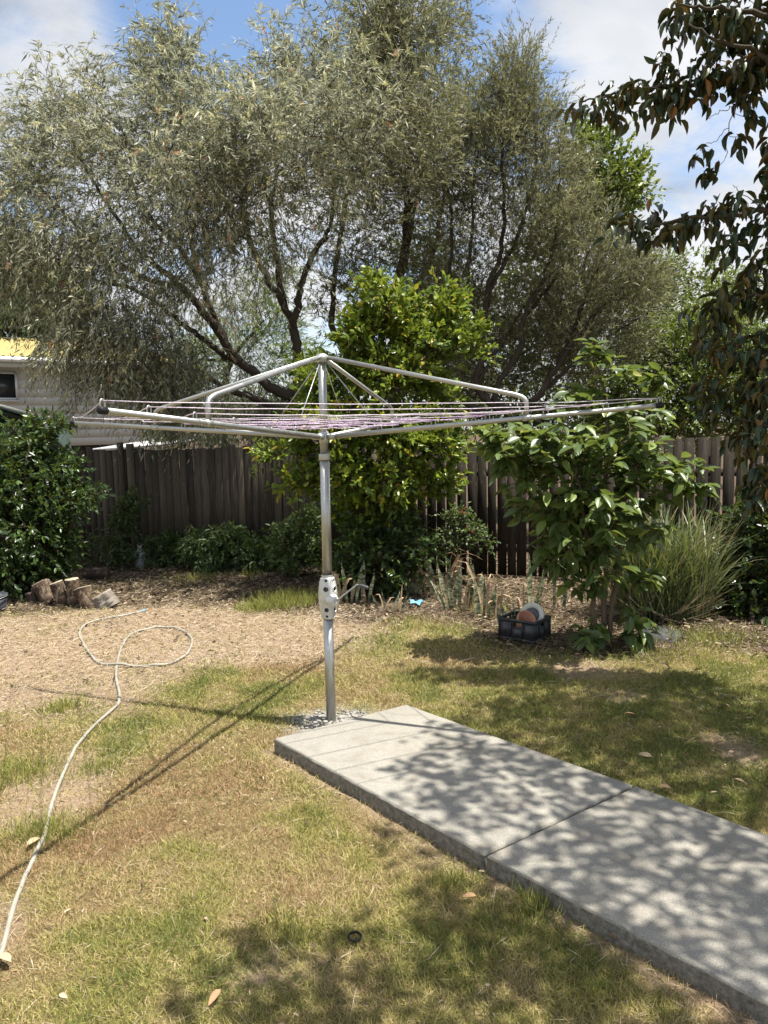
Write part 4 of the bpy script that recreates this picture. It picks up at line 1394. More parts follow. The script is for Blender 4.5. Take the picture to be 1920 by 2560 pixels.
def guava():
    b = G(1500, 1612)
    Y = b[1]
    t = Thing('guava_tree', 'small guava tree with large ribbed leaves standing right of the black crate', 'tree', b)
    sk = Skeleton()
    pl = lambda pts, r0, r1, dy=0: sk.limb([b + [.0, 0, 0] if p is None else P(p[0], p[1], Y + dy * i / len(pts)) for i, p in enumerate(pts)], r0, r1, 7, .004)
    pl([(1488, 1608), (1484, 1520), (1478, 1420), (1460, 1300), (1440, 1180), (1400, 1090)], .022, .007, -.2)
    pl([(1508, 1612), (1512, 1500), (1515, 1400), (1512, 1250), (1515, 1130), (1520, 1040), (1512, 985), (1495, 930), (1490, 880)], .024, .006, .1)
    pl([(1520, 1605), (1536, 1480), (1548, 1380), (1560, 1260), (1600, 1150), (1650, 1110)], .02, .006, -.1)
    pl([(1480, 1605), (1478, 1520), (1500, 1440)], .016, .008, .2)
    pl([(1515, 1130), (1570, 1120), (1620, 1060), (1640, 980)], .012, .004, .2)
    pl([(1600, 1150), (1680, 1180), (1730, 1210)], .010, .004, -.1)
    pl([(1440, 1180), (1340, 1120), (1260, 1110)], .012, .004, -.3)
    L = [(1300, 1110, Y - .1, 85, 45, .35, 42), (1232, 1088, Y - .1, 24, 22, .15, 9), (1265, 1160, Y - .1, 40, 24, .2, 12), (1730, 1215, Y - .1, 22, 20, .12, 7), (1390, 1110, Y - .1, 90, 60, .4, 46), (1480, 1130, Y, 80, 60, .4, 36), (1570, 1110, Y, 70, 60, .35, 30), (1610, 1180, Y, 90, 60, .4, 36), (1700, 1190, Y - .1, 55, 40, .25, 20), (1360, 1230, Y, 100, 70, .4, 50),
         (1480, 1240, Y - .1, 100, 80, .4, 50), (1580, 1290, Y, 80, 80, .4, 40), (1440, 1340, Y - .1, 100, 70, .4, 46), (1400, 1390, Y, 60, 44, .3, 16), (1490, 1410, Y - .05, 70, 50, .35, 18), (1450, 1470, Y, 50, 30, .2, 6), (1595, 1440, Y - .15, 45, 22, .15, 8),
         (1495, 885, Y, 30, 26, .14, 9), (1545, 940, Y, 40, 22, .15, 8), (1425, 990, Y, 34, 22, .15, 7), (1480, 1000, Y, 40, 26, .2, 9), (1550, 1030, Y, 40, 26, .2, 8), (1640, 955, Y + .1, 18, 40, .12, 8), (1660, 1050, Y, 22, 26, .15, 5),
         (1590, 1535, Y - .1, 30, 34, .12, 7), (1590, 1590, Y - .15, 30, 20, .1, 5), (1465, 1585, Y - .1, 40, 24, .12, 7), (1500, 1570, Y - .1, 20, 14, .1, 3)]
    C = crown_points(L)
    C = C[C[:, 2] > .06]
    sk.grow(C, b, .003, .010, .012)
    lv = MB()
    out = unit(C - P(1490, 1250, Y))
    n = 5
    m = len(C) * n
    rep = np.repeat(np.arange(len(C)), n)
    az = rng.uniform(0, 2 * np.pi, m)
    D = unit(np.stack([np.cos(az), np.sin(az), rng.uniform(-.95, .35, m)], -1) + .35 * out[rep])
    N = unit(np.array([.1, -.1, 1.0]) + .35 * rng.normal(size=(m, 3)) + .3 * D)
    leaves(lv, C[rep] + .02 * rng.normal(size=(m, 3)), D, N, rng.uniform(.085, .15, m), rng.uniform(.042, .066, m), T_BIG, np.clip(rng.normal(.48, .25, m), 0, .999))
    t.part('trunk', sk.mb, 'bark_guava', smooth=True)
    t.part('crown', lv, 'guava', smooth=True)


guava()


def magnolia():
    b = np.array([3.45, 3.55, 0])
    t = Thing('magnolia_tree', 'dark glossy magnolia with rust-backed leaves reaching in from the right', 'tree', b)
    sk = Skeleton()
    top = np.array([3.2, 3.6, 2.2])
    sk.limb([b, [3.4, 3.55, .8], top, [3.1, 3.5, 3.6], [2.9, 3.4, 4.8]], .13, .05, 10, .008)
    q = lambda u, v, Y: P(u, v, Y)
    br = [([top + [0, 0, .9], q(2150, 330, 4.4), q(1920, 160, 4.6), q(1770, 208, 4.65), q(1597, 222, 4.7), q(1450, 258, 4.75)], .03, .005),
          ([q(1960, 190, 4.5), q(1890, 125, 4.5), q(1790, 100, 4.5), q(1720, 60, 4.5)], .016, .005),
          ([[3.1, 3.5, 3.6], q(2150, 60, 4.3), q(1930, 40, 4.5), q(1800, 20, 4.5), q(1700, 10, 4.5)], .03, .006),
          ([q(1848, 195, 4.6), q(1838, 250, 4.6), q(1822, 312, 4.62), q(1813, 395, 4.65)], .0035, .002),
          ([q(1836, 265, 4.6), q(1815, 275, 4.62), q(1790, 285, 4.65), q(1768, 300, 4.65)], .0025, .0015),
          ([q(1822, 312, 4.62), q(1790, 350, 4.64), q(1755, 362, 4.65)], .0025, .0015),
          ([top, q(2200, 700, 4.0), q(1960, 540, 4.5), q(1828, 538, 4.6), q(1654, 556, 4.7), q(1535, 566, 4.8)], .026, .004),
          ([q(1920, 530, 4.5), q(1850, 480, 4.55), q(1832, 462, 4.55)], .003, .0015),
          ([top, q(2150, 900, 4.2), q(1990, 800, 4.4), q(1900, 740, 4.5), q(1800, 770, 4.6)], .02, .005),
          ([top - [0, 0, .3], q(2150, 1050, 4.3), q(1980, 950, 4.5), q(1880, 890, 4.6), q(1760, 885, 4.7)], .018, .004),
          ([top - [0, 0, .6], q(2150, 1200, 4.4), q(2000, 1100, 4.5), q(1900, 1060, 4.6), q(1770, 1020, 4.65)], .015, .004),
          ([[3.1, 3.5, 3.4], [2.6, 2.6, 3.9], [1.9, 2.0, 4.2], [1.2, 1.9, 4.3]], .026, .006), ([[3.1, 3.5, 3.4], [2.4, 3.1, 4.3], [1.7, 2.9, 4.6]], .024, .006),
          ([[3.0, 3.5, 3.2], [2.9, 2.4, 3.6], [2.5, 1.3, 3.9]], .026, .006), ([[3.0, 3.5, 4.2], [2.6, 3.6, 4.9], [2.1, 3.9, 5.2]], .024, .006)]
    for pts, r0, r1 in br:
        sk.limb(pts, r0, r1, 6, .006)
    E = [(1440, 272, 34, 16), (1505, 252, 48, 32), (1575, 235, 55, 52), (1660, 232, 60, 60), (1740, 205, 62, 45), (1830, 180, 62, 50), (1900, 180, 40, 60), (1652, 128, 20, 14), (1700, 60, 26, 50), (1770, 50, 50, 60), (1850, 50, 60, 60), (1900, 90, 40, 60), (1720, 5, 30, 20), (1770, 150, 40, 24),
         (1808, 410, 26, 14), (1750, 362, 26, 22), (1857, 340, 7, 7), (1885, 278, 28, 24), (1912, 420, 14, 30), (1535, 572, 20, 14), (1590, 562, 45, 28), (1660, 566, 45, 34), (1740, 552, 50, 34), (1820, 522, 50, 32), (1890, 505, 40, 30), (1652, 522, 18, 14), (1795, 600, 30, 20), (1880, 590, 42, 36),
         (1800, 645, 22, 10), (1890, 670, 30, 36), (1712, 798, 34, 16), (1795, 785, 38, 32), (1850, 750, 70, 50), (1815, 870, 90, 36), (1885, 870, 40, 60), (1780, 965, 46, 36), (1870, 970, 50, 56), (1768, 1032, 42, 22), (1875, 1090, 44, 60), (1882, 1200, 36, 56), (1890, 1270, 30, 30), (1960, 1000, 50, 260), (1960, 500, 40, 300)]
    L = [(u, v, 4.62 + (1900 - u) * .0004, ru, rv, .14 + .001 * min(ru, 100), max(2, int(3.14 * ru * rv / 620))) for u, v, ru, rv in E]
    C = crown_points(L)
    # twig ends of the high crown that stands over the path, kept clear of what the photo shows open
    m = 2300
    d = unit(rng.normal(size=(m, 3)))
    H = np.array([2.80, 2.75, 4.35]) + d * (rng.uniform(.1, 1, m) ** .4)[:, None] * np.array([1.45, 1.75, .95])
    H2 = np.array([2.9, 3.6, 3.2]) + unit(rng.normal(size=(140, 3))) * (rng.uniform(.1, 1, 140) ** .4)[:, None] * np.array([.9, 1.0, 1.2])
    ball = lambda c, r, n: np.array(c) + unit(rng.normal(size=(n, 3))) * (rng.uniform(.05, 1, n) ** .4)[:, None] * np.array(r)
    H = np.concatenate([H, H2, ball([1.62, 1.78, 4.25], [.72, .52, .35], 230), ball([1.02, 1.86, 4.2], [.36, .30, .28], 60), ball([2.85, 4.05, 4.75], [.95, .55, .40], 230)])
    px, dep = to_px(H)
    vis = (px[:, 0] > -120) & (px[:, 0] < 2040) & (px[:, 1] > -130) & (dep > .1)
    H = H[~vis]
    nC = len(C)
    C = np.concatenate([C, H])
    dirs = sk.grow(C, top, .002, .005, .012)
    lv = MB()
    rep = np.repeat(np.arange(len(C)), np.where(np.arange(len(C)) < nC, 5, 3))
    m = len(rep)
    az = rng.uniform(0, 2 * np.pi, m)
    D = unit(np.stack([np.cos(az) * .75, np.sin(az) * .75, rng.normal(-.75, .4, m)], -1) + .3 * dirs[rep])
    N = unit(np.array([.0, .0, .6]) + np.stack([np.cos(az), np.sin(az), 0 * az], -1) * .8 + .35 * rng.normal(size=(m, 3)))
    leaves(lv, C[rep] + .03 * rng.normal(size=(m, 3)), D, N, rng.uniform(.070, .115, m), rng.uniform(.030, .044, m), T_MAG, np.clip(rng.normal(.5, .25, m), 0, .999))
    t.part('trunk', sk.mb, 'bark_pale', smooth=True)
    t.part('crown', lv, 'magnolia', smooth=True)


magnolia()

# left-hand shrubbery
b = G(90, 1480)
leafy('murraya_shrub', 'large dark glossy shrub filling the left edge below the green shed', 'shrub', b,
      [([b, P(80, 1380, 7.9), P(60, 1200, 7.9), P(80, 1080, 8.0)], .04, .008), ([b, P(160, 1350, 7.9), P(220, 1240, 7.9)], .025, .006), ([b, P(20, 1300, 7.8), P(-60, 1150, 7.9)], .03, .008)],
      [(30, 1150, 8.1, 70, 34, .5, 66), (105, 1105, 8.1, 22, 34, .2, 16), (140, 1190, 8.0, 36, 40, .35, 34), (40, 1230, 8.0, 95, 56, .6, 120), (145, 1255, 7.9, 26, 34, .3, 24), (190, 1250, 7.9, 18, 10, .15, 6), (50, 1330, 7.9, 90, 56, .6, 120), (20, 1410, 7.8, 90, 40, .5, 90),
       (125, 1350, 7.9, 36, 44, .4, 44), (110, 1415, 7.9, 34, 20, .3, 24), (104, 1062, 8.1, 5, 16, .06, 5), (146, 1070, 8.0, 5, 12, .06, 4), (30, 1085, 8.1, 14, 12, .1, 6), (225, 1243, 7.9, 10, 4, .08, 3), (-60, 1220, 8, 80, 120, .6, 100), (-50, 1400, 7.8, 70, 60, .5, 60)],
      'dark', 'bark_dark', .058, .027, 5, 9, .20, .25, .8, .8, (.5, .3), up=.25, scatter=.05)
b = G(310, 1420)
leafy('upright_shrub', 'narrow upright shrub with small leaves against the fence behind the clear jug', 'shrub', b,
      [([b, P(312, 1350, 9.2), P(318, 1260, 9.2)], .014, .005)],
      [(318, 1275, 9.2, 12, 18, .15, 22), (310, 1320, 9.2, 18, 26, .2, 30), (300, 1380, 9.2, 22, 24, .2, 30), (340, 1268, 9.2, 8, 8, .1, 5)],
      'shrub', 'bark_dark', .045, .024, 4, 8, .16, .1, .8, tint=(.4, .25), scatter=.04)
b = G(245, 1430)
leafy('wispy_shrub', 'wispy grey-green shrub between the big left shrub and the upright shrub', 'shrub', b,
      [([b, P(248, 1370, 9.0), P(252, 1320, 9.0)], .012, .005)],
      [(238, 1370, 9.4, 12, 16, .15, 16), (215, 1398, 9.4, 16, 8, .15, 14)],
      'shrub', 'bark_dark', .045, .014, 4, 9, .2, .25, .7, tint=(.55, .25))
b = G(405, 1410)
leafy('fern_leaf_shrub', 'small ferny shrub beside the clear jug at the foot of the fence', 'shrub', b,
      [([b, P(405, 1380, 9.3), P(405, 1350, 9.3)], .012, .005)],
      [(398, 1372, 9.5, 14, 16, .2, 26), (428, 1368, 9.5, 18, 18, .2, 30), (415, 1395, 9.4, 26, 10, .2, 22)],
      'shrub', 'bark_dark', .07, .018, 4, 9, .2, .45, .7, tint=(.55, .22), scatter=.04)
b = G(565, 1418)
leafy('low_spreading_shrub', 'wide low ferny shrub in the middle of the left fence', 'shrub', b,
      [([b, P(540, 1390, 9.1), P(500, 1360, 9.1)], .014, .005), ([b, P(590, 1380, 9.1), P(640, 1370, 9.0)], .014, .005)],
      [(505, 1362, 9.1, 24, 22, .25, 50), (570, 1350, 9.1, 34, 18, .25, 56), (622, 1375, 9.0, 30, 22, .25, 46), (550, 1392, 9.0, 44, 14, .25, 50), (650, 1398, 8.9, 20, 10, .2, 20)],
      'shrub', 'bark_dark', .07, .018, 4, 9, .2, .45, .7, tint=(.5, .22), scatter=.04)
b = G(745, 1440)
leafy('leafy_sapling', 'bushy green sapling just left of the hoist pole at the fence', 'shrub', b,
      [([b, P(745, 1390, 8.5), P(755, 1320, 8.5)], .014, .005)],
      [(715, 1345, 8.5, 24, 22, .25, 26), (765, 1310, 8.5, 22, 26, .25, 26), (745, 1385, 8.4, 36, 24, .25, 40), (780, 1380, 8.5, 20, 30, .2, 22)],
      'shrub', 'bark_dark', .05, .024, 4, 8, .18, .1, .8, tint=(.65, .25), scatter=.04)
b = G(1880, 1560)
leafy('creeper_shrub', 'dark shrub in deep shade at the right edge behind the reed clump', 'shrub', b,
      [([b, P(1880, 1450, 6.5), P(1870, 1330, 6.6)], .02, .006)],
      [(1870, 1330, 6.6, 60, 60, .35, 70), (1900, 1430, 6.5, 70, 70, .35, 90), (1830, 1450, 6.7, 50, 70, .3, 60), (1880, 1530, 6.3, 80, 40, .3, 70), (1960, 1350, 6.4, 60, 120, .3, 70)],
      'dark', 'bark_dark', .05, .028, 4, 9, .18, .15, .8, tint=(.4, .28))


def reed_clump():
    b = G(1655, 1538)
    t = Thing('reed_clump', 'tall arching clump of green reed grass right of the guava', 'ornamental grass', b)
    mb = MB()
    n = 2500
    a = rng.uniform(0, 2 * np.pi, n)
    r = .34 * np.sqrt(rng.uniform(size=n))
    O = b + np.stack([np.cos(a) * r * 1.15, np.sin(a) * r * .8, 0 * a], -1)
    up_ = rng.uniform(size=n) < .45
    O[:, 2] += np.where(up_, rng.uniform(.05, .62, n), 0)
    O[:, :2] += (rng.normal(size=(n, 2)) * .10) * (O[:, 2:3] / .6)
    az = a + rng.normal(0, 1.3, n)
    lean = np.clip(np.abs(rng.normal(.18, .2, n)) + .25 * up_, 0, .85)
    L = np.where(up_, rng.uniform(.22, .58, n), rng.uniform(.30, 1.12, n))
    h = np.stack([np.cos(az), np.sin(az), 0 * az], -1)
    S = np.stack([-np.sin(az + rng.normal(0, .8, n)), np.cos(az), 0 * az], -1)
    S = unit(S)
    w = rng.uniform(.0022, .0066, n)
    drp = rng.uniform(.05, .55, n) ** 1.3
    K = 7
    rows = []
    for i in range(K):
        s = i / (K - 1)
        p = O + h * (L * (lean * s + .55 * drp * s ** 2.4))[:, None] + np.array([0, 0, 1.0]) * (L * (s * np.sqrt(np.maximum(1 - lean ** 2, .2)) - drp * .75 * s ** 2.8))[:, None]
        p[:, 2] = np.maximum(p[:, 2], .01)
        ww = (w * (1 - s ** 3 * .95))[:, None]
        rows += [p - S * ww, p + S * ww]
    v = np.stack(rows, 1).reshape(-1, 3)
    q = np.array([[2 * i, 2 * i + 1, 2 * i + 3, 2 * i + 2] for i in range(K - 1)])
    ti = np.repeat(np.clip(np.where(rng.uniform(size=n) < .18, rng.uniform(.85, 1, n), rng.normal(.5, .3, n)), 0, .999), 2 * K)
    mb.add(v, [(q[None] + (np.arange(n) * 2 * K)[:, None, None]).reshape(-1, 4)], ti)
    t.part('blades', mb, 'reed')
    mb = MB()
    n = 260
    a = rng.uniform(0, 2 * np.pi, n)
    O = b + np.stack([np.cos(a) * .22, np.sin(a) * .18, 0 * a], -1)
    D = unit(np.stack([np.cos(a) * .7, np.sin(a) * .7, rng.uniform(.2, .9, n)], -1) + .3 * rng.normal(size=(n, 3)))
    leaves(mb, O, D, unit(rng.normal(size=(n, 3))), rng.uniform(.3, .6, n), .008, T_SLIVER, rng.uniform(.1, .7, n))
    t.part('dry_blades', mb, 'straw')


reed_clump()


# snake plants
def strip(mb, base, d0, length, width, bend, face, fold_at=None, tw=0.0, tint=.5):
    K = 9
    p = np.array(base, float)
    d = unit(d0)
    side = unit(np.cross(d, face))
    v = []
    for i in range(K):
        s = i / (K - 1)
        w = width * (.55 + 1.7 * s - 1.6 * s * s) * (1 if s < .62 else max(.04, ((1 - s) / .38) ** .8)) * .5
        sd = unit(side + tw * s * np.asarray(face))
        nrm = unit(np.cross(sd, d))
        v += [p - sd * w + nrm * w * .35, p.copy(), p + sd * w + nrm * w * .35]
        step = length / (K - 1)
        if fold_at is not None and s > fold_at:
            d = unit(d + np.array([bend[0], bend[1], -1.0]) * .75)
        else:
            d = unit(d + np.asarray(bend) * .06)
        p = p + d * step
    q = []
    for i in range(K - 1):
        c = i * 3
        q += [[c, c + 1, c + 4, c + 3], [c + 1, c + 2, c + 5, c + 4]]
    mb.add(np.array(v), [np.array(q)], tint)


def snake_plant(u, v, label, leaves_, dry, y=None):
    b = G(u, v)
    t = Thing('snake_plant', label, 'plant', b, 'snake plants in the mulch bed')
    for (dx, hgt, tilt, w) in list(leaves_) + [(p_ + rng.normal(0, .05), h_ * rng.uniform(.7, 1.1), t_ + rng.normal(0, .15), w_) for p_, h_, t_, w_ in leaves_[:2]]:
        hgt *= 1.42
        w *= .95
        m = MB()
        o = b + np.array([dx, rng.normal(0, .02), -.01])
        strip(m, o, (tilt, rng.normal(0, .08), 1), hgt, w * .95, (tilt * .5, 0, 0), (rng.normal(0, .4), -1, 0), None, rng.normal(0, .4))
        t.part('leaf', m, 'snake', smooth=True)
    for (dx, hgt, tilt, w, fold) in list(dry) + [(d_ + rng.normal(0, .06), h_ * rng.uniform(.55, .95), rng.normal(0, .5), w_, rng.uniform(.6, .85)) for d_, h_, t_, w_, f_ in dry]:
        m = MB()
        o = b + np.array([dx, rng.normal(0, .03), -.01])
        strip(m, o, (tilt * .35, rng.normal(0, .08), 1), hgt * 1.08, w * .80, (tilt * 1.2, rng.normal(-.2, .4), 0), (rng.normal(0, .7), -1, 0), fold - .08, rng.normal(0, 2.2))
        t.part('dry_leaf', m, 'snake_dry', smooth=True)


snake_plant(880, 1505, 'snake plant with short mottled leaves just right of the hoist crank', [(-.05, .30, -.1, .045), (.04, .26, .15, .04), (.10, .34, .05, .045), (.16, .22, .2, .04)], [(-.10, .42, -.3, .05, .7), (.0, .30, .4, .035, .6), (.13, .22, -.3, .04, .6)])
snake_plant(975, 1528, 'small snake plant with a withered tip left of the blue wrapper', [(.03, .14, .3, .03), (-.03, .15, -.2, .03)], [(-.05, .26, -.5, .025, .65), (.09, .30, .15, .035, .8)])
snake_plant(1025, 1482, 'pair of broad pale snake plant leaves behind the blue wrapper', [(-.02, .22, -.2, .06), (.05, .20, .25, .06), (-.06, .26, -.1, .04)], [(.0, .25, .3, .03, .6)])
snake_plant(1090, 1490, 'snake plant with tallest brown dried stalks in front of the rose bush', [(-.04, .30, -.05, .05), (.12, .30, .05, .04)], [(.02, .74, -.6, .04, .72), (.06, .68, .7, .045, .62), (-.02, .52, -.8, .035, .62), (.14, .50, .5, .05, .8), (.09, .58, .3, .03, .75)])
snake_plant(1135, 1522, 'snake plant clump of pale banded leaves right of the blue wrapper', [(-.06, .32, -.18, .05), (.0, .27, .1, .05), (.05, .30, .05, .045), (-.02, .22, -.3, .05)], [(.09, .36, .3, .055, .75), (-.05, .30, -.4, .03, .6)])
snake_plant(1172, 1515, 'snake plant whose upper half has dried to a brown papery hood', [(.0, .34, .04, .06), (.06, .24, .2, .05)], [(.04, .40, .2, .075, .8), (-.03, .30, .3, .04, .7)])
snake_plant(1220, 1540, 'snake plant with one dark stalk curling over at the top left of the crate', [(-.04, .28, .0, .045), (.02, .22, .15, .045), (-.07, .2, -.1, .04)], [(-.03, .62, -.5, .032, .8), (.06, .30, .35, .05, .65), (.10, .34, .3, .045, .8)])
snake_plant(1352, 1520, 'dark banded snake plant standing behind the black crate', [(-.10, .36, .0, .05), (-.02, .30, .1, .045), (.12, .34, .02, .035), (.2, .24, .08, .045)], [(-.2, .24, .2, .03, .8), (-.15, .27, 0, .025, .9), (.14, .22, .1, .025, .9)])


snake_plant(1290, 1580, 'snake plant cuttings sticking up out of the black crate', [(-.06, .20, -.22, .04), (-.03, .17, -.1, .03), (.14, .22, .08, .04)], [(.02, .20, .15, .02, .8)])


# ------------------------------------------------------------------ clothes hoist
def hoist():
    b = np.array([POLE[0], POLE[1], 0])
    t = Thing('clothes_hoist', 'galvanised rotary clothes hoist with four arms standing at the end of the concrete path', 'clothes line', b)
    Yp = b[1]
    zc = lambda v: float(P(822, v, Yp)[2])
    hub, top = 1.6137, 2.0528
    th0, rad, rise = -.36, 1.763, .1214
    ax = lambda z: b + np.array([.0045 * z, 0, z])
    z_bot, z_gear0, z_gear1, z_col = 0.0, zc(1545), zc(1436), zc(1148)
    lo = MB().lathe([(.0275, -.06), (.0275, z_gear0 + .03)], b, 28)
    t.part('lower_post', lo, 'steel', smooth=False)
    t.part('middle_post', MB().tube([ax(z_gear1 - .03), ax(z_col)], .0265, 28), 'steel', smooth=True)
    col = MB().lathe([(.0268, 0), (.031, .001), (.0318, .004), (.0318, .030), (.031, .034), (.0225, .036)], ax(z_col - .004), 28)
    t.part('post_collar', col, 'steel_dull', smooth=True)
    t.part('upper_post', MB().tube([ax(z_col), ax(top - .02)], .0222, 28), 'steel', smooth=True)
    # gear casing with round openings
    H = z_gear1 - z_gear0
    prof = np.array([(0, .034), (.03, .0385), (.10, .0415), (.25, .0485), (.45, .0535), (.60, .0535), (.75, .0495), (.88, .0425), (.93, .0400), (.945, .0315), (.96, .031), (.985, .034), (1.0, .0335)])
    zz_ = np.linspace(0, 1, 74)
    rr = np.interp(zz_, prof[:, 0], prof[:, 1])
    na = 128
    an = np.arange(na) * 2 * np.pi / na
    base = ax(z_gear0)
    base[2] = z_gear0
    pts = np.stack([base[0] + rr[:, None] * np.sin(an), base[1] - rr[:, None] * np.cos(an), z_gear0 + H * zz_[:, None] + 0 * an], -1)
    i = np.arange(len(zz_) - 1)[:, None] * na
    j = np.arange(na)[None]
    k = (j + 1) % na
    q = np.stack([i + j, i + k, i + na + k, i + na + j], -1).reshape(-1, 4)
    cen = pts.reshape(-1, 3)[q].mean(1)
    keep = np.ones(len(q), bool)
    holes = []
    for a0 in (-8, 57, 122, 187, 252):
        for zf, hr in ((.695, .0150), (.225, .0135), (.885, .0085), (.07, .0085)):
            holes.append((math.radians(a0), zf, hr))
    ca = np.arctan2(cen[:, 0] - base[0], -(cen[:, 1] - base[1]))
    cr_ = np.hypot(cen[:, 0] - base[0], cen[:, 1] - base[1])
    for a0, zf, hr in holes:
        da_ = (ca - a0 + np.pi) % (2 * np.pi) - np.pi
        keep &= np.hypot(da_ * cr_, cen[:, 2] - z_gear0 - zf * H) > hr
    cas = MB().add(pts.reshape(-1, 3), [q[keep]])
    c = t.part('gear_casing', cas, 'alloy', smooth=True)
    inner = MB().lathe([(.030, .004), (.036, .03), (.043, H * .4), (.043, H * .65), (.033, H * .9), (.030, H * .94)], base, 32)
    t.part('casing_liner', inner, 'recess', c, smooth=True)
    for a0, zf, hr in holes[:8]:
        rz = np.interp(zf, zz_, rr)
        o = base + np.array([math.sin(a0) * rz, -math.cos(a0) * rz, zf * H])
        d = np.array([math.sin(a0), -math.cos(a0), 0])
        t.part('casing_rim', MB().lathe([(hr + .0030, -.004), (hr + .0030, .0015), (hr + .0002, .002), (hr - .0012, -.006)], o, 22, d, caps=False), 'alloy', c, smooth=True)
    # boss and crank
    ab = math.radians(33)
    bd = np.array([math.sin(ab), -math.cos(ab), 0])
    o = base + np.array([0, 0, H * .44]) + bd * .038
    t.part('crank_boss', MB().lathe([(.040, 0), (.038, .012), (.030, .026), (.0268, .030), (.0265, .031), (.0265, .045), (.0235, .0485), (.008, .0488), (.0065, .043)], o, 32, bd), 'alloy', smooth=True)
    bend = P(892, 1462, Yp - .07)
    st_ = o + bd * .038 + np.array([.012, 0, .004])
    g0, g1 = P(897, 1462.5, Yp - .075), P(921, 1470, Yp - .11)
    cr = MB().tube(spline([st_, st_ + (bend - st_) * .5, bend + (st_ - bend) * .08, bend, g0 + (g1 - g0) * .2], 5), .0048, 10)
    cp = t.part('crank_handle', cr, 'steel', smooth=True)
    t.part('grip', MB().tube([g0, g0 + (g1 - g0) * .12, g0 + (g1 - g0) * .5, g0 + (g1 - g0) * .9, g1], [.0062, .0095, .0105, .0095, .006], 12), 'grip', cp, smooth=True)
    # hub and cap
    hb = ax(hub)
    t.part('hub', MB().lathe([(.024, -.034), (.0275, -.030), (.0275, .028), (.0235, .031)], hb, 28), 'steel_dull', smooth=True)
    tp = ax(top)
    t.part('top_cap', MB().lathe([(.024, -.035), (.034, -.030), (.038, -.012), (.034, .004), (.020, .013), (.004, .016)], tp, 28), 'steel_dull', smooth=True)
    fr = [.985, .848, .686, .52, .358, .188]
    hooks = []
    for kk in range(4):
        a0 = th0 + kk * math.pi / 2
        e = np.array([math.cos(a0), math.sin(a0), 0])
        A = lambda s: hb + e * (rad * s) + np.array([0, 0, rise * s])
        d = unit(A(1) - A(0))
        up = unit(np.cross(np.cross(d, [0, 0, 1]), d))
        arm = t.part('arm', MB().tube([A(.013), A(.5), A(.985)], [.0138, .0125, .0112], 16), 'steel', smooth=True)
        t.part('arm_socket', MB().tube([A(.012), A(.040)], [.0175, .0165], 16), 'steel_dull', arm, smooth=True)
        t.part('end_cap', MB().lathe([(.0118, -.03), (.0135, -.029), (.0140, -.006), (.0125, .003), (.006, .006)], A(.992), 18, d), 'rubber', arm, smooth=True)
        for s in fr:
            hk = A(s) + up * (.011 + .001)
            lp = [hk - d * .012 - up * .004, hk - d * .012 + up * .012, hk - d * .008 + up * .022, hk + up * .026, hk + d * .009 + up * .021, hk + d * .011 + up * .010, hk + d * .010 - up * .004]
            t.part('line_hook', MB().tube(spline(lp, 3), .0024, 6), 'steel_dull', arm, smooth=True)
            hooks.append((kk, s, hk + up * .021))
        # strut
        sA = .633
        foot = A(sA) + up * .008
        elbow = A(sA) + up * .105
        st0 = tp + e * .030 + np.array([0, 0, -.008])
        dd = unit(st0 - elbow)
        path = np.concatenate([[st0], spline([elbow + dd * .055, elbow + dd * .018 - up * .006, elbow - up * .022, elbow - up * .055], 5), [foot]])
        sp = t.part('strut', MB().tube(path, .0118, 14), 'steel', smooth=True)
        t.part('clamp', MB().tube([A(sA - .012), A(sA + .012)], .0155, 16), 'steel_dull', sp, smooth=True)
        # stay wire
        t.part('stay_wire', MB().tube([tp + e * .026 + np.array([0, 0, -.035]), A(.188) + up * .018], .0027, 6), 'steel_dull', smooth=True)
    hk = {(k_, s_): p for k_, s_, p in hooks}
    for ri, s in enumerate(fr):
        m = MB()
        for kk in range(4):
            p0, p1 = hk[(kk, s)], hk[((kk + 1) % 4, s)]
            tt = np.linspace(0, 1, 15)[:, None]
            sag = .006 + .014 * s
            q_ = p0 * (1 - tt) + p1 * tt + np.array([0, 0, -1]) * 4 * sag * tt * (1 - tt) + np.array([0, 0, 1]) * (rng.normal(0, .0016, (15, 1))) * (tt > 0) * (tt < 1)
            m.tube(q_, (.0020, .0022, .0023, .0021, .0021, .0021)[ri], 6)
        t.part('line_cord', m, 'cord' if ri < 3 else 'cord_purple', smooth=True)
    # loose purple loops of spare cord in the middle
    for r_ in (.255, .43):
        m = MB()
        an_ = np.linspace(0, 2 * np.pi, 49)
        rq = r_ * rad * .72 / np.maximum(np.abs(np.cos(((an_ - th0) % (np.pi / 2)) - np.pi / 4)), .5)
        m.tube(np.stack([hb[0] + np.cos(an_) * rq, hb[1] + np.sin(an_) * rq, hub + .028 + rise * r_ + .004 * np.sin(an_ * 5 + r_ * 30)], -1), .0026, 6)
        t.part('line_cord', m, 'cord_purple', smooth=True)


hoist()


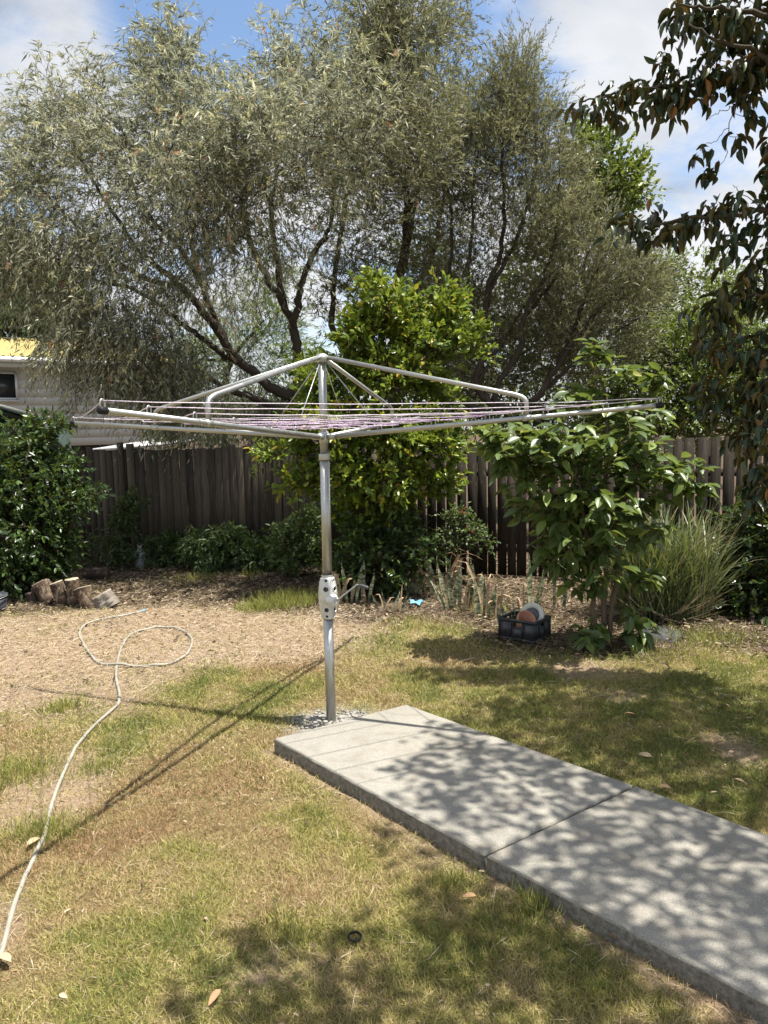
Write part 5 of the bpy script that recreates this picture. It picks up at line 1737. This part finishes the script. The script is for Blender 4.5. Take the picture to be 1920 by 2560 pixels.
def rubble():
    mb = MB()
    ico = []
    n = 260
    for i in range(n):
        a, r = rng.uniform(0, 2 * np.pi), .20 * math.sqrt(rng.uniform(.05, 1))
        x, y = POLE[0] + math.cos(a) * r * 1.15, POLE[1] + math.sin(a) * r * .75 + .01
        if sdf(SLAB, np.array([x]), np.array([y]))[0] < .012 or math.hypot(x - POLE[0], y - POLE[1]) < .035:
            continue
        s = rng.uniform(.003, .012) * (1.4 if r < .10 else 1)
        v = unit(rng.normal(size=(1, 3)))[0]
        R = np.linalg.qr(rng.normal(size=(3, 3)))[0]
        pr = [(.3, -.8), (.9, -.35), (1.0, .2), (.55, .75), (.1, .9)]
        q = MB().lathe(pr, (0, 0, 0), 6)
        vv = q.v[0] * (1 + .22 * rng.normal(size=(len(q.v[0]), 1))) @ (R * s * np.array([1.2, 1, .7]))
        mb.add(vv + [x, y, float(gheight(np.array(x), np.array(y))) + s * .45], q.f, .5)
    kind(mb.build('rubble', M['rubble']), 'stuff')


rubble()


# ------------------------------------------------------------------ hose
def hose():
    path = [(-40, 2470), (5, 2372), (40, 2245), (85, 2140), (112, 2080), (135, 1992), (188, 1872), (240, 1808), (288, 1770), (299, 1740), (290, 1690), (296, 1645), (310, 1605), (340, 1578), (400, 1567), (448, 1571), (474, 1588),
            (480, 1606), (466, 1634), (422, 1657), (360, 1664), (295, 1664), (250, 1658), (230, 1640), (206, 1602), (199, 1580), (214, 1560), (258, 1547), (310, 1539), (352, 1528)]
    q = np.array([G(u, v, .01) for u, v in path])
    s = spline(q, 8)
    s[:, 2] = .012 + gheight(s[:, 0], s[:, 1]) + .002
    x = np.array([G(298, 1662, .01)[:2]])
    # the loop passes over itself once
    d = np.linalg.norm(s[:, :2] - x, axis=1)
    n = len(s)
    hit = (d < .12) & (np.arange(n) > n * .55)
    s[hit, 2] += .016 * (1 - d[hit] / .12)
    root = MB().tube(s, .0088, 10).build('garden_hose', M['hose'], None, s[0], True)
    tag(root, 'cream garden hose looped across the dry lawn on the left', 'hose')
    e0, e1 = s[-1], s[-1] + unit(s[-1] - s[-3]) * .07
    MB().tube([e0, e1], [.0115, .0105], 12).build('connector', M['blue'], root, s[0], True)
    MB().tube([e1 + [0, 0, -.001], e1 + unit(e1 - e0) * .025], .0108, 12).build('connector_ring', M['orange'], root, s[0], True)


hose()


# ------------------------------------------------------------------ cut logs
def log(bu, bv, tu, tv, r0, r1, label, mat='log', group='cut logs standing by the shrub', dy=0.0, wob=.08, knob=None, lying=False):
    b = G(bu, bv)
    Y = b[1] + r0 * .6
    p0 = P(bu, bv, Y)
    p0 = np.array([p0[0], Y, -.02 if not lying else p0[2]])
    p1 = P(tu, tv, Y + dy)
    if lying:
        p0[2] = p1[2] = r0 * .95
    t = Thing('log', label, 'log', (p0[0], p0[1], 0), group)
    d = unit(p1 - p0)
    L = np.linalg.norm(p1 - p0)
    r0, r1, wob = r0 * 1.14, r1 * 1.14, wob * 1.5
    hs = np.linspace(0, L, 16)
    rr = np.interp(hs, [0, L], [r0, r0 * .4 + r1 * .6]) * (1 + rng.normal(0, .02, 16))
    body = MB().lathe(np.stack([rr, hs], -1), p0, 30, d, caps=True, wob=wob)
    vv = body.v[0].reshape(16, 30, 3)
    cen = vv.mean(1, keepdims=True)
    lump = 1 + .07 * np.repeat(rng.normal(size=(1, 30, 1)), 16, 0) * np.array([.6, 1.2] * 8)[:, None, None] + .035 * rng.normal(size=(16, 30, 1))
    body.v[0] = (cen + (vv - cen) * lump).reshape(-1, 3)
    o = t.part('bark', body, mat, smooth=False)
    face = MB()
    top_ = body.v[0].reshape(16, 30, 3)[-1]
    tc_ = top_.mean(0)
    face.add(np.concatenate([top_ + d * .001, tc_ + (top_ - tc_) * .96 + d * .005]), [np.stack([np.arange(30), (np.arange(30) + 1) % 30, (np.arange(30) + 1) % 30 + 30, np.arange(30) + 30], -1), (np.arange(30) + 30)[None]])
    if knob is not None:
        k0 = p0 + d * L * .35
        k1 = P(knob[0], knob[1], Y - .01)
        MB().tube([k0, k0 + (k1 - k0) * .5, k1], [r1 * .8, r1 * .85, r1 * .9], 14).build('side_stub', M[mat], t.o, t.loc)
        t.part('sawn_end', MB().lathe([(r1 * .86, 0), (r1 * .80, .003)], k1, 14, unit(k1 - k0)), 'cut')
    # sawn top set on the end, cut a little closer to level
    t.part('sawn_end', face, 'cut' if mat != 'charred' else 'charred')
    if lying:
        t.part('sawn_end', MB().lathe([(rr[0] * .97, 0), (rr[0] * .94, .004)], p0, 20, -d, wob=wob), 'charred')


log(98, 1462, 94, 1424, .045, .042, 'forked pale stump standing at the back left of the log pile', knob=(125, 1432))
log(130, 1508, 103, 1460, .075, .10, 'thick pale log leaning left at the front left of the pile', 'log', dy=.05)
log(165, 1514, 141, 1456, .062, .058, 'round-topped leaning log second from the left in the front row', 'log')
log(190, 1516, 180, 1448, .058, .055, 'taller brown log in the middle of the front row', 'log')
log(222, 1522, 208, 1470, .058, .085, 'flat-topped log widening upward, right of the middle log', 'log', dy=.04)
log(272, 1518, 252, 1486, .115, .085, 'squat grey weathered stump at the right end of the front row', 'log_grey', wob=.14)
log(212, 1448, 270, 1434, .055, .058, 'dark charred log lying behind the pale log pile', 'charred', 'logs lying on the mulch', lying=True)
log(84, 1506, 78, 1482, .06, .05, 'dark round log end half hidden at the left foot of the pile', 'charred', wob=.12)


# ------------------------------------------------------------------ small things
def jug():
    b = G(352, 1417)
    t = Thing('water_jug', 'clear plastic water jug with ribbed sides standing by the fence shrubs', 'jug', b)
    pr = [(.060, 0), (.072, .006)]
    for i in range(7):
        z = .02 + i * .017
        pr += [(.073, z), (.073, z + .011), (.069, z + .014)]
    pr += [(.073, .150), (.072, .165), (.058, .20), (.034, .228), (.022, .236), (.022, .252)]
    t.part('body', MB().lathe(pr, b, 28), 'jug', smooth=True)
    t.part('cap', MB().lathe([(.025, 0), (.025, .018), (.020, .022)], b + [0, 0, .250], 20), 'cream_plastic', smooth=True)
    h = b + [0, 0, .262]
    t.part('handle', MB().tube(spline([h + [-.024, 0, 0], h + [-.03, 0, .02], h + [.0, 0, .03], h + [.034, 0, .024], h + [.024, 0, 0]], 4), .0028, 6), 'cream_plastic', smooth=True)


jug()


def bucket():
    c = G(-14, 1527)
    t = Thing('bucket', 'dark grey plastic bucket cut off by the left edge of the lawn', 'bucket', c)
    t.part('body', MB().lathe([(.100, 0), (.103, .004), (.124, .150), (.121, .150), (.100, .012), (.0, .010)], c, 32, caps=False), 'bucket', smooth=True)
    t.part('base', MB().lathe([(.100, .001), (.1, .003)], c, 32), 'bucket')
    t.part('rim', MB().lathe([(.1205, .150), (.129, .146), (.130, .154), (.127, .158), (.1205, .157), (.1205, .150)], c, 32, caps=False), 'bucket', smooth=True)
    h = c + [0, 0, .148]
    an = np.linspace(-.1, 2.8, 14)
    t.part('handle', MB().tube(np.stack([h[0] + .133 * np.cos(an), h[1] - .133 * np.sin(an), h[2] - .02 * np.sin(an)], -1), .003, 6), 'steel_dull', smooth=True)


bucket()


def crate():
    fl_, fr_, br_ = G(1247, 1594), G(1335, 1610), G(1376, 1572)
    ex = unit((fr_ - fl_)[:2])
    ey = np.array([-ex[1], ex[0]])
    W = np.linalg.norm((fr_ - fl_)[:2])
    D = .27
    H = .165
    t = Thing('crate', 'black plastic crate of old pots beside the guava', 'crate', fl_)
    R = np.array([[ex[0], ey[0], 0], [ex[1], ey[1], 0], [0, 0, 1]])
    at = lambda x, y, z: np.array([*(fl_[:2] + ex * x + ey * y), z])

    def wall(x0, y0, dx, dy, ln, handle):
        m = MB()
        dv = np.array([dx, dy])
        Rw = R if dx else R @ np.array([[0, -1, 0], [1, 0, 0], [0, 0, 1]])
        c = lambda s: (x0 + dx * s, y0 + dy * s)
        def bx(s0, s1, z0, z1, th=.006, out=0):
            p = c((s0 + s1) / 2)
            m.box(at(p[0] + (out if not dx else 0) , p[1] - (out if dx else 0), (z0 + z1) / 2), (s1 - s0, th, z1 - z0), Rw)
        s0, s1 = ln * .34, ln * .66
        bx(0, s0, .0, H - .02); bx(s1, ln, .0, H - .02); bx(s0, s1, .0, H * .62)
        bx(s0, s1, H * .86, H - .02)
        bx(-.006, ln + .006, H - .02, H, .016)
        bx(0, ln, 0, .018, .013)
        for s in (.0, ln * .335, ln * .665, ln):
            bx(s - .004, s + .004, .018, H - .02, .014)
        bx(s0, s1, H * .60, H * .64, .013)
        return m
    fw = t.part('side_panel', wall(0, .007, 1, 0, W, True), 'black_plastic')
    t.part('side_panel', wall(0, D - .007, 1, 0, W, True), 'black_plastic')
    t.part('side_panel', wall(W - .001, .017, 0, 1, D - .034, True), 'black_plastic')
    t.part('side_panel', wall(.001, .017, 0, 1, D - .034, True), 'black_plastic')
    t.part('base', MB().box(at(W / 2, D / 2, .012), (W - .03, D - .03, .012), R), 'black_plastic')
    # a tipped terracotta pot and a pale pot standing on its rim, both inside the crate
    c = at(W * .62, D * .42, .125)
    axd = unit(np.array([*(ex * .62 - ey * .35), .72]))
    pr = [(.045, 0), (.075, .105), (.082, .106), (.085, .128), (.078, .128), (.072, .10), (.042, .012), (0, .012)]
    c = at(W * .42, D * .45, .075)
    p = Thing('flower_pot', 'terracotta flower pot tipped over inside the black crate', 'pot', c)
    p.part('body', MB().lathe([(.042, 0), (.068, .100), (.062, .100), (.038, .01), (0, .01)], c, 28, axd, caps=False), 'terracotta', smooth=True)
    p.part('rim', MB().lathe([(.0675, .098), (.077, .099), (.079, .125), (.070, .126), (.0640, .100)], c, 28, axd, caps=False), 'terracotta', smooth=True)
    p.part('base', MB().lathe([(.042, -.002), (.041, -.004)], c, 28, axd), 'terracotta')
    c = at(W * .60, D * .74, .165)
    axd = unit(np.array([*(-ey * .85 + ex * .1), .30]))
    p = Thing('pot_saucer', 'cream round plastic pot saucer standing on edge inside the black crate', 'saucer', c)
    p.part('rim', MB().lathe([(.086, -.02), (.098, -.018), (.100, .012), (.094, .015), (.074, .004), (.060, .004), (.060, -.006)], c, 40, axd, caps=False), 'cream_plastic', smooth=True)
    p.part('well', MB().lathe([(.062, -.008), (.058, -.002), (.052, .004), (.030, .006), (.0, .006)], c, 32, axd, caps=False), 'bucket', smooth=True)


crate()


def paver():
    pg = [(1592, 1583), (1618, 1567), (1660, 1570), (1700, 1580), (1712, 1594), (1690, 1606), (1640, 1607), (1600, 1600)]
    poly = gpoly(pg)
    c = poly.mean(0)
    m = MB()
    m.prism(poly, -.01, .012)
    m.prism(c + (poly - c) * .985, .011, .018)
    alone('paver', m, 'paver', 'flat slate-grey stepping stone at the foot of the reed clump', 'paver', (*c, 0))


paver()


def wrapper():
    c = G(1042, 1512)
    m = MB()
    n = 9
    uu, vv = np.meshgrid(np.linspace(-1, 1, n), np.linspace(-1, 1, n), indexing='ij')
    z = .012 + .035 * np.abs(np.sin(uu * 2.2 + vv)) * (1 - .3 * vv ** 2) + rng.normal(0, .005, uu.shape)
    x = c[0] + uu * .055 + vv * .01 + rng.normal(0, .005, uu.shape)
    y = c[1] + vv * .06 + rng.normal(0, .005, uu.shape)
    v = np.stack([x, y, np.maximum(z, .006)], -1).reshape(-1, 3)
    i = np.arange(n * n).reshape(n, n)
    q = np.stack([i[:-1, :-1], i[1:, :-1], i[1:, 1:], i[:-1, 1:]], -1).reshape(-1, 4)
    m.add(np.concatenate([v, v - [0, 0, .004]]), [q, q[:, ::-1] + n * n])
    alone('plastic_wrapper', m, 'blue', 'crumpled light blue plastic wrapper lying among the snake plants', 'litter', c)


wrapper()


def ring():
    c = G(887, 2354)
    an = np.linspace(0, 2 * np.pi, 33)
    m = MB().tube(np.stack([c[0] + .020 * np.cos(an), c[1] + .016 * np.sin(an), .018 + .004 * np.sin(an)], -1), .0042, 8, caps=False)
    alone('rubber_ring', m, 'rubber', 'small black rubber ring lying in the grass left of the path', 'ring', c, smooth=True)


ring()

FALLEN = [(1614, 1898, .075, 'pale upright-curled dead leaf on the shaded grass behind the path joint', .9), (1793, 1866, .075, 'dead leaf on the bare patch at the right edge, left of its neighbour', .55), (1828, 1893, .07, 'short tan dead leaf on the bare patch near the right edge', .75),
          (1851, 1962, .06, 'broad pinkish dead leaf on shaded grass above the far path corner', .7), (1663, 1976, .06, 'flat tan dead leaf on the grass close to the path joint', .6), (1174, 2254, .055, 'rusty curled dead leaf in the grass below the path edge', .45), (1533, 2354, .055, 'orange-brown dead leaf against the rough edge of the path', .5),
          (84, 2115, .075, 'orange-tan dead leaf touching the hose on the lawn', .7), (11, 2408, .085, 'large pale orange dead leaf at the left border under the hose', .85), (159, 2505, .04, 'small white-backed curled leaf low in the left lawn', .98), (538, 2505, .06, 'reddish brown splintered leaf at the bottom of the lawn', .5),
          (1811, 1770, .075, 'long pale dead leaf on sunlit edge of the right lawn', .8), (1576, 1793, .075, 'brown dead leaf on the lawn midway between guava and path', .5), (1443, 1643, .075, 'large upright rusty dead leaf in the soil before the guava', .6), (1272, 1618, .075, 'yellowish dead leaf in the grass in front of the black crate', .93)]
for (u, v, L, lab, ti) in FALLEN:
    c = G(u, v)
    m = MB()
    a = rng.uniform(0, 2 * np.pi)
    leaves(m, np.array([c + [-.5 * L * math.cos(a), -.5 * L * math.sin(a), .020]]), np.array([[math.cos(a), math.sin(a), rng.uniform(-.02, .12)]]), np.array([[rng.normal(0, .35), rng.normal(-.1, .3), 1.0]]), np.array([L]), np.array([L * .36]), T_BIG, ti)
    o = m.v[0]
    m.add(o - [0, 0, .0012], [f[:, ::-1] for f in T_BIG[1]], ti)
    alone('fallen_leaf', m, 'tan_leaf', lab, 'leaf', c, 'fallen leaves on the lawn', True)
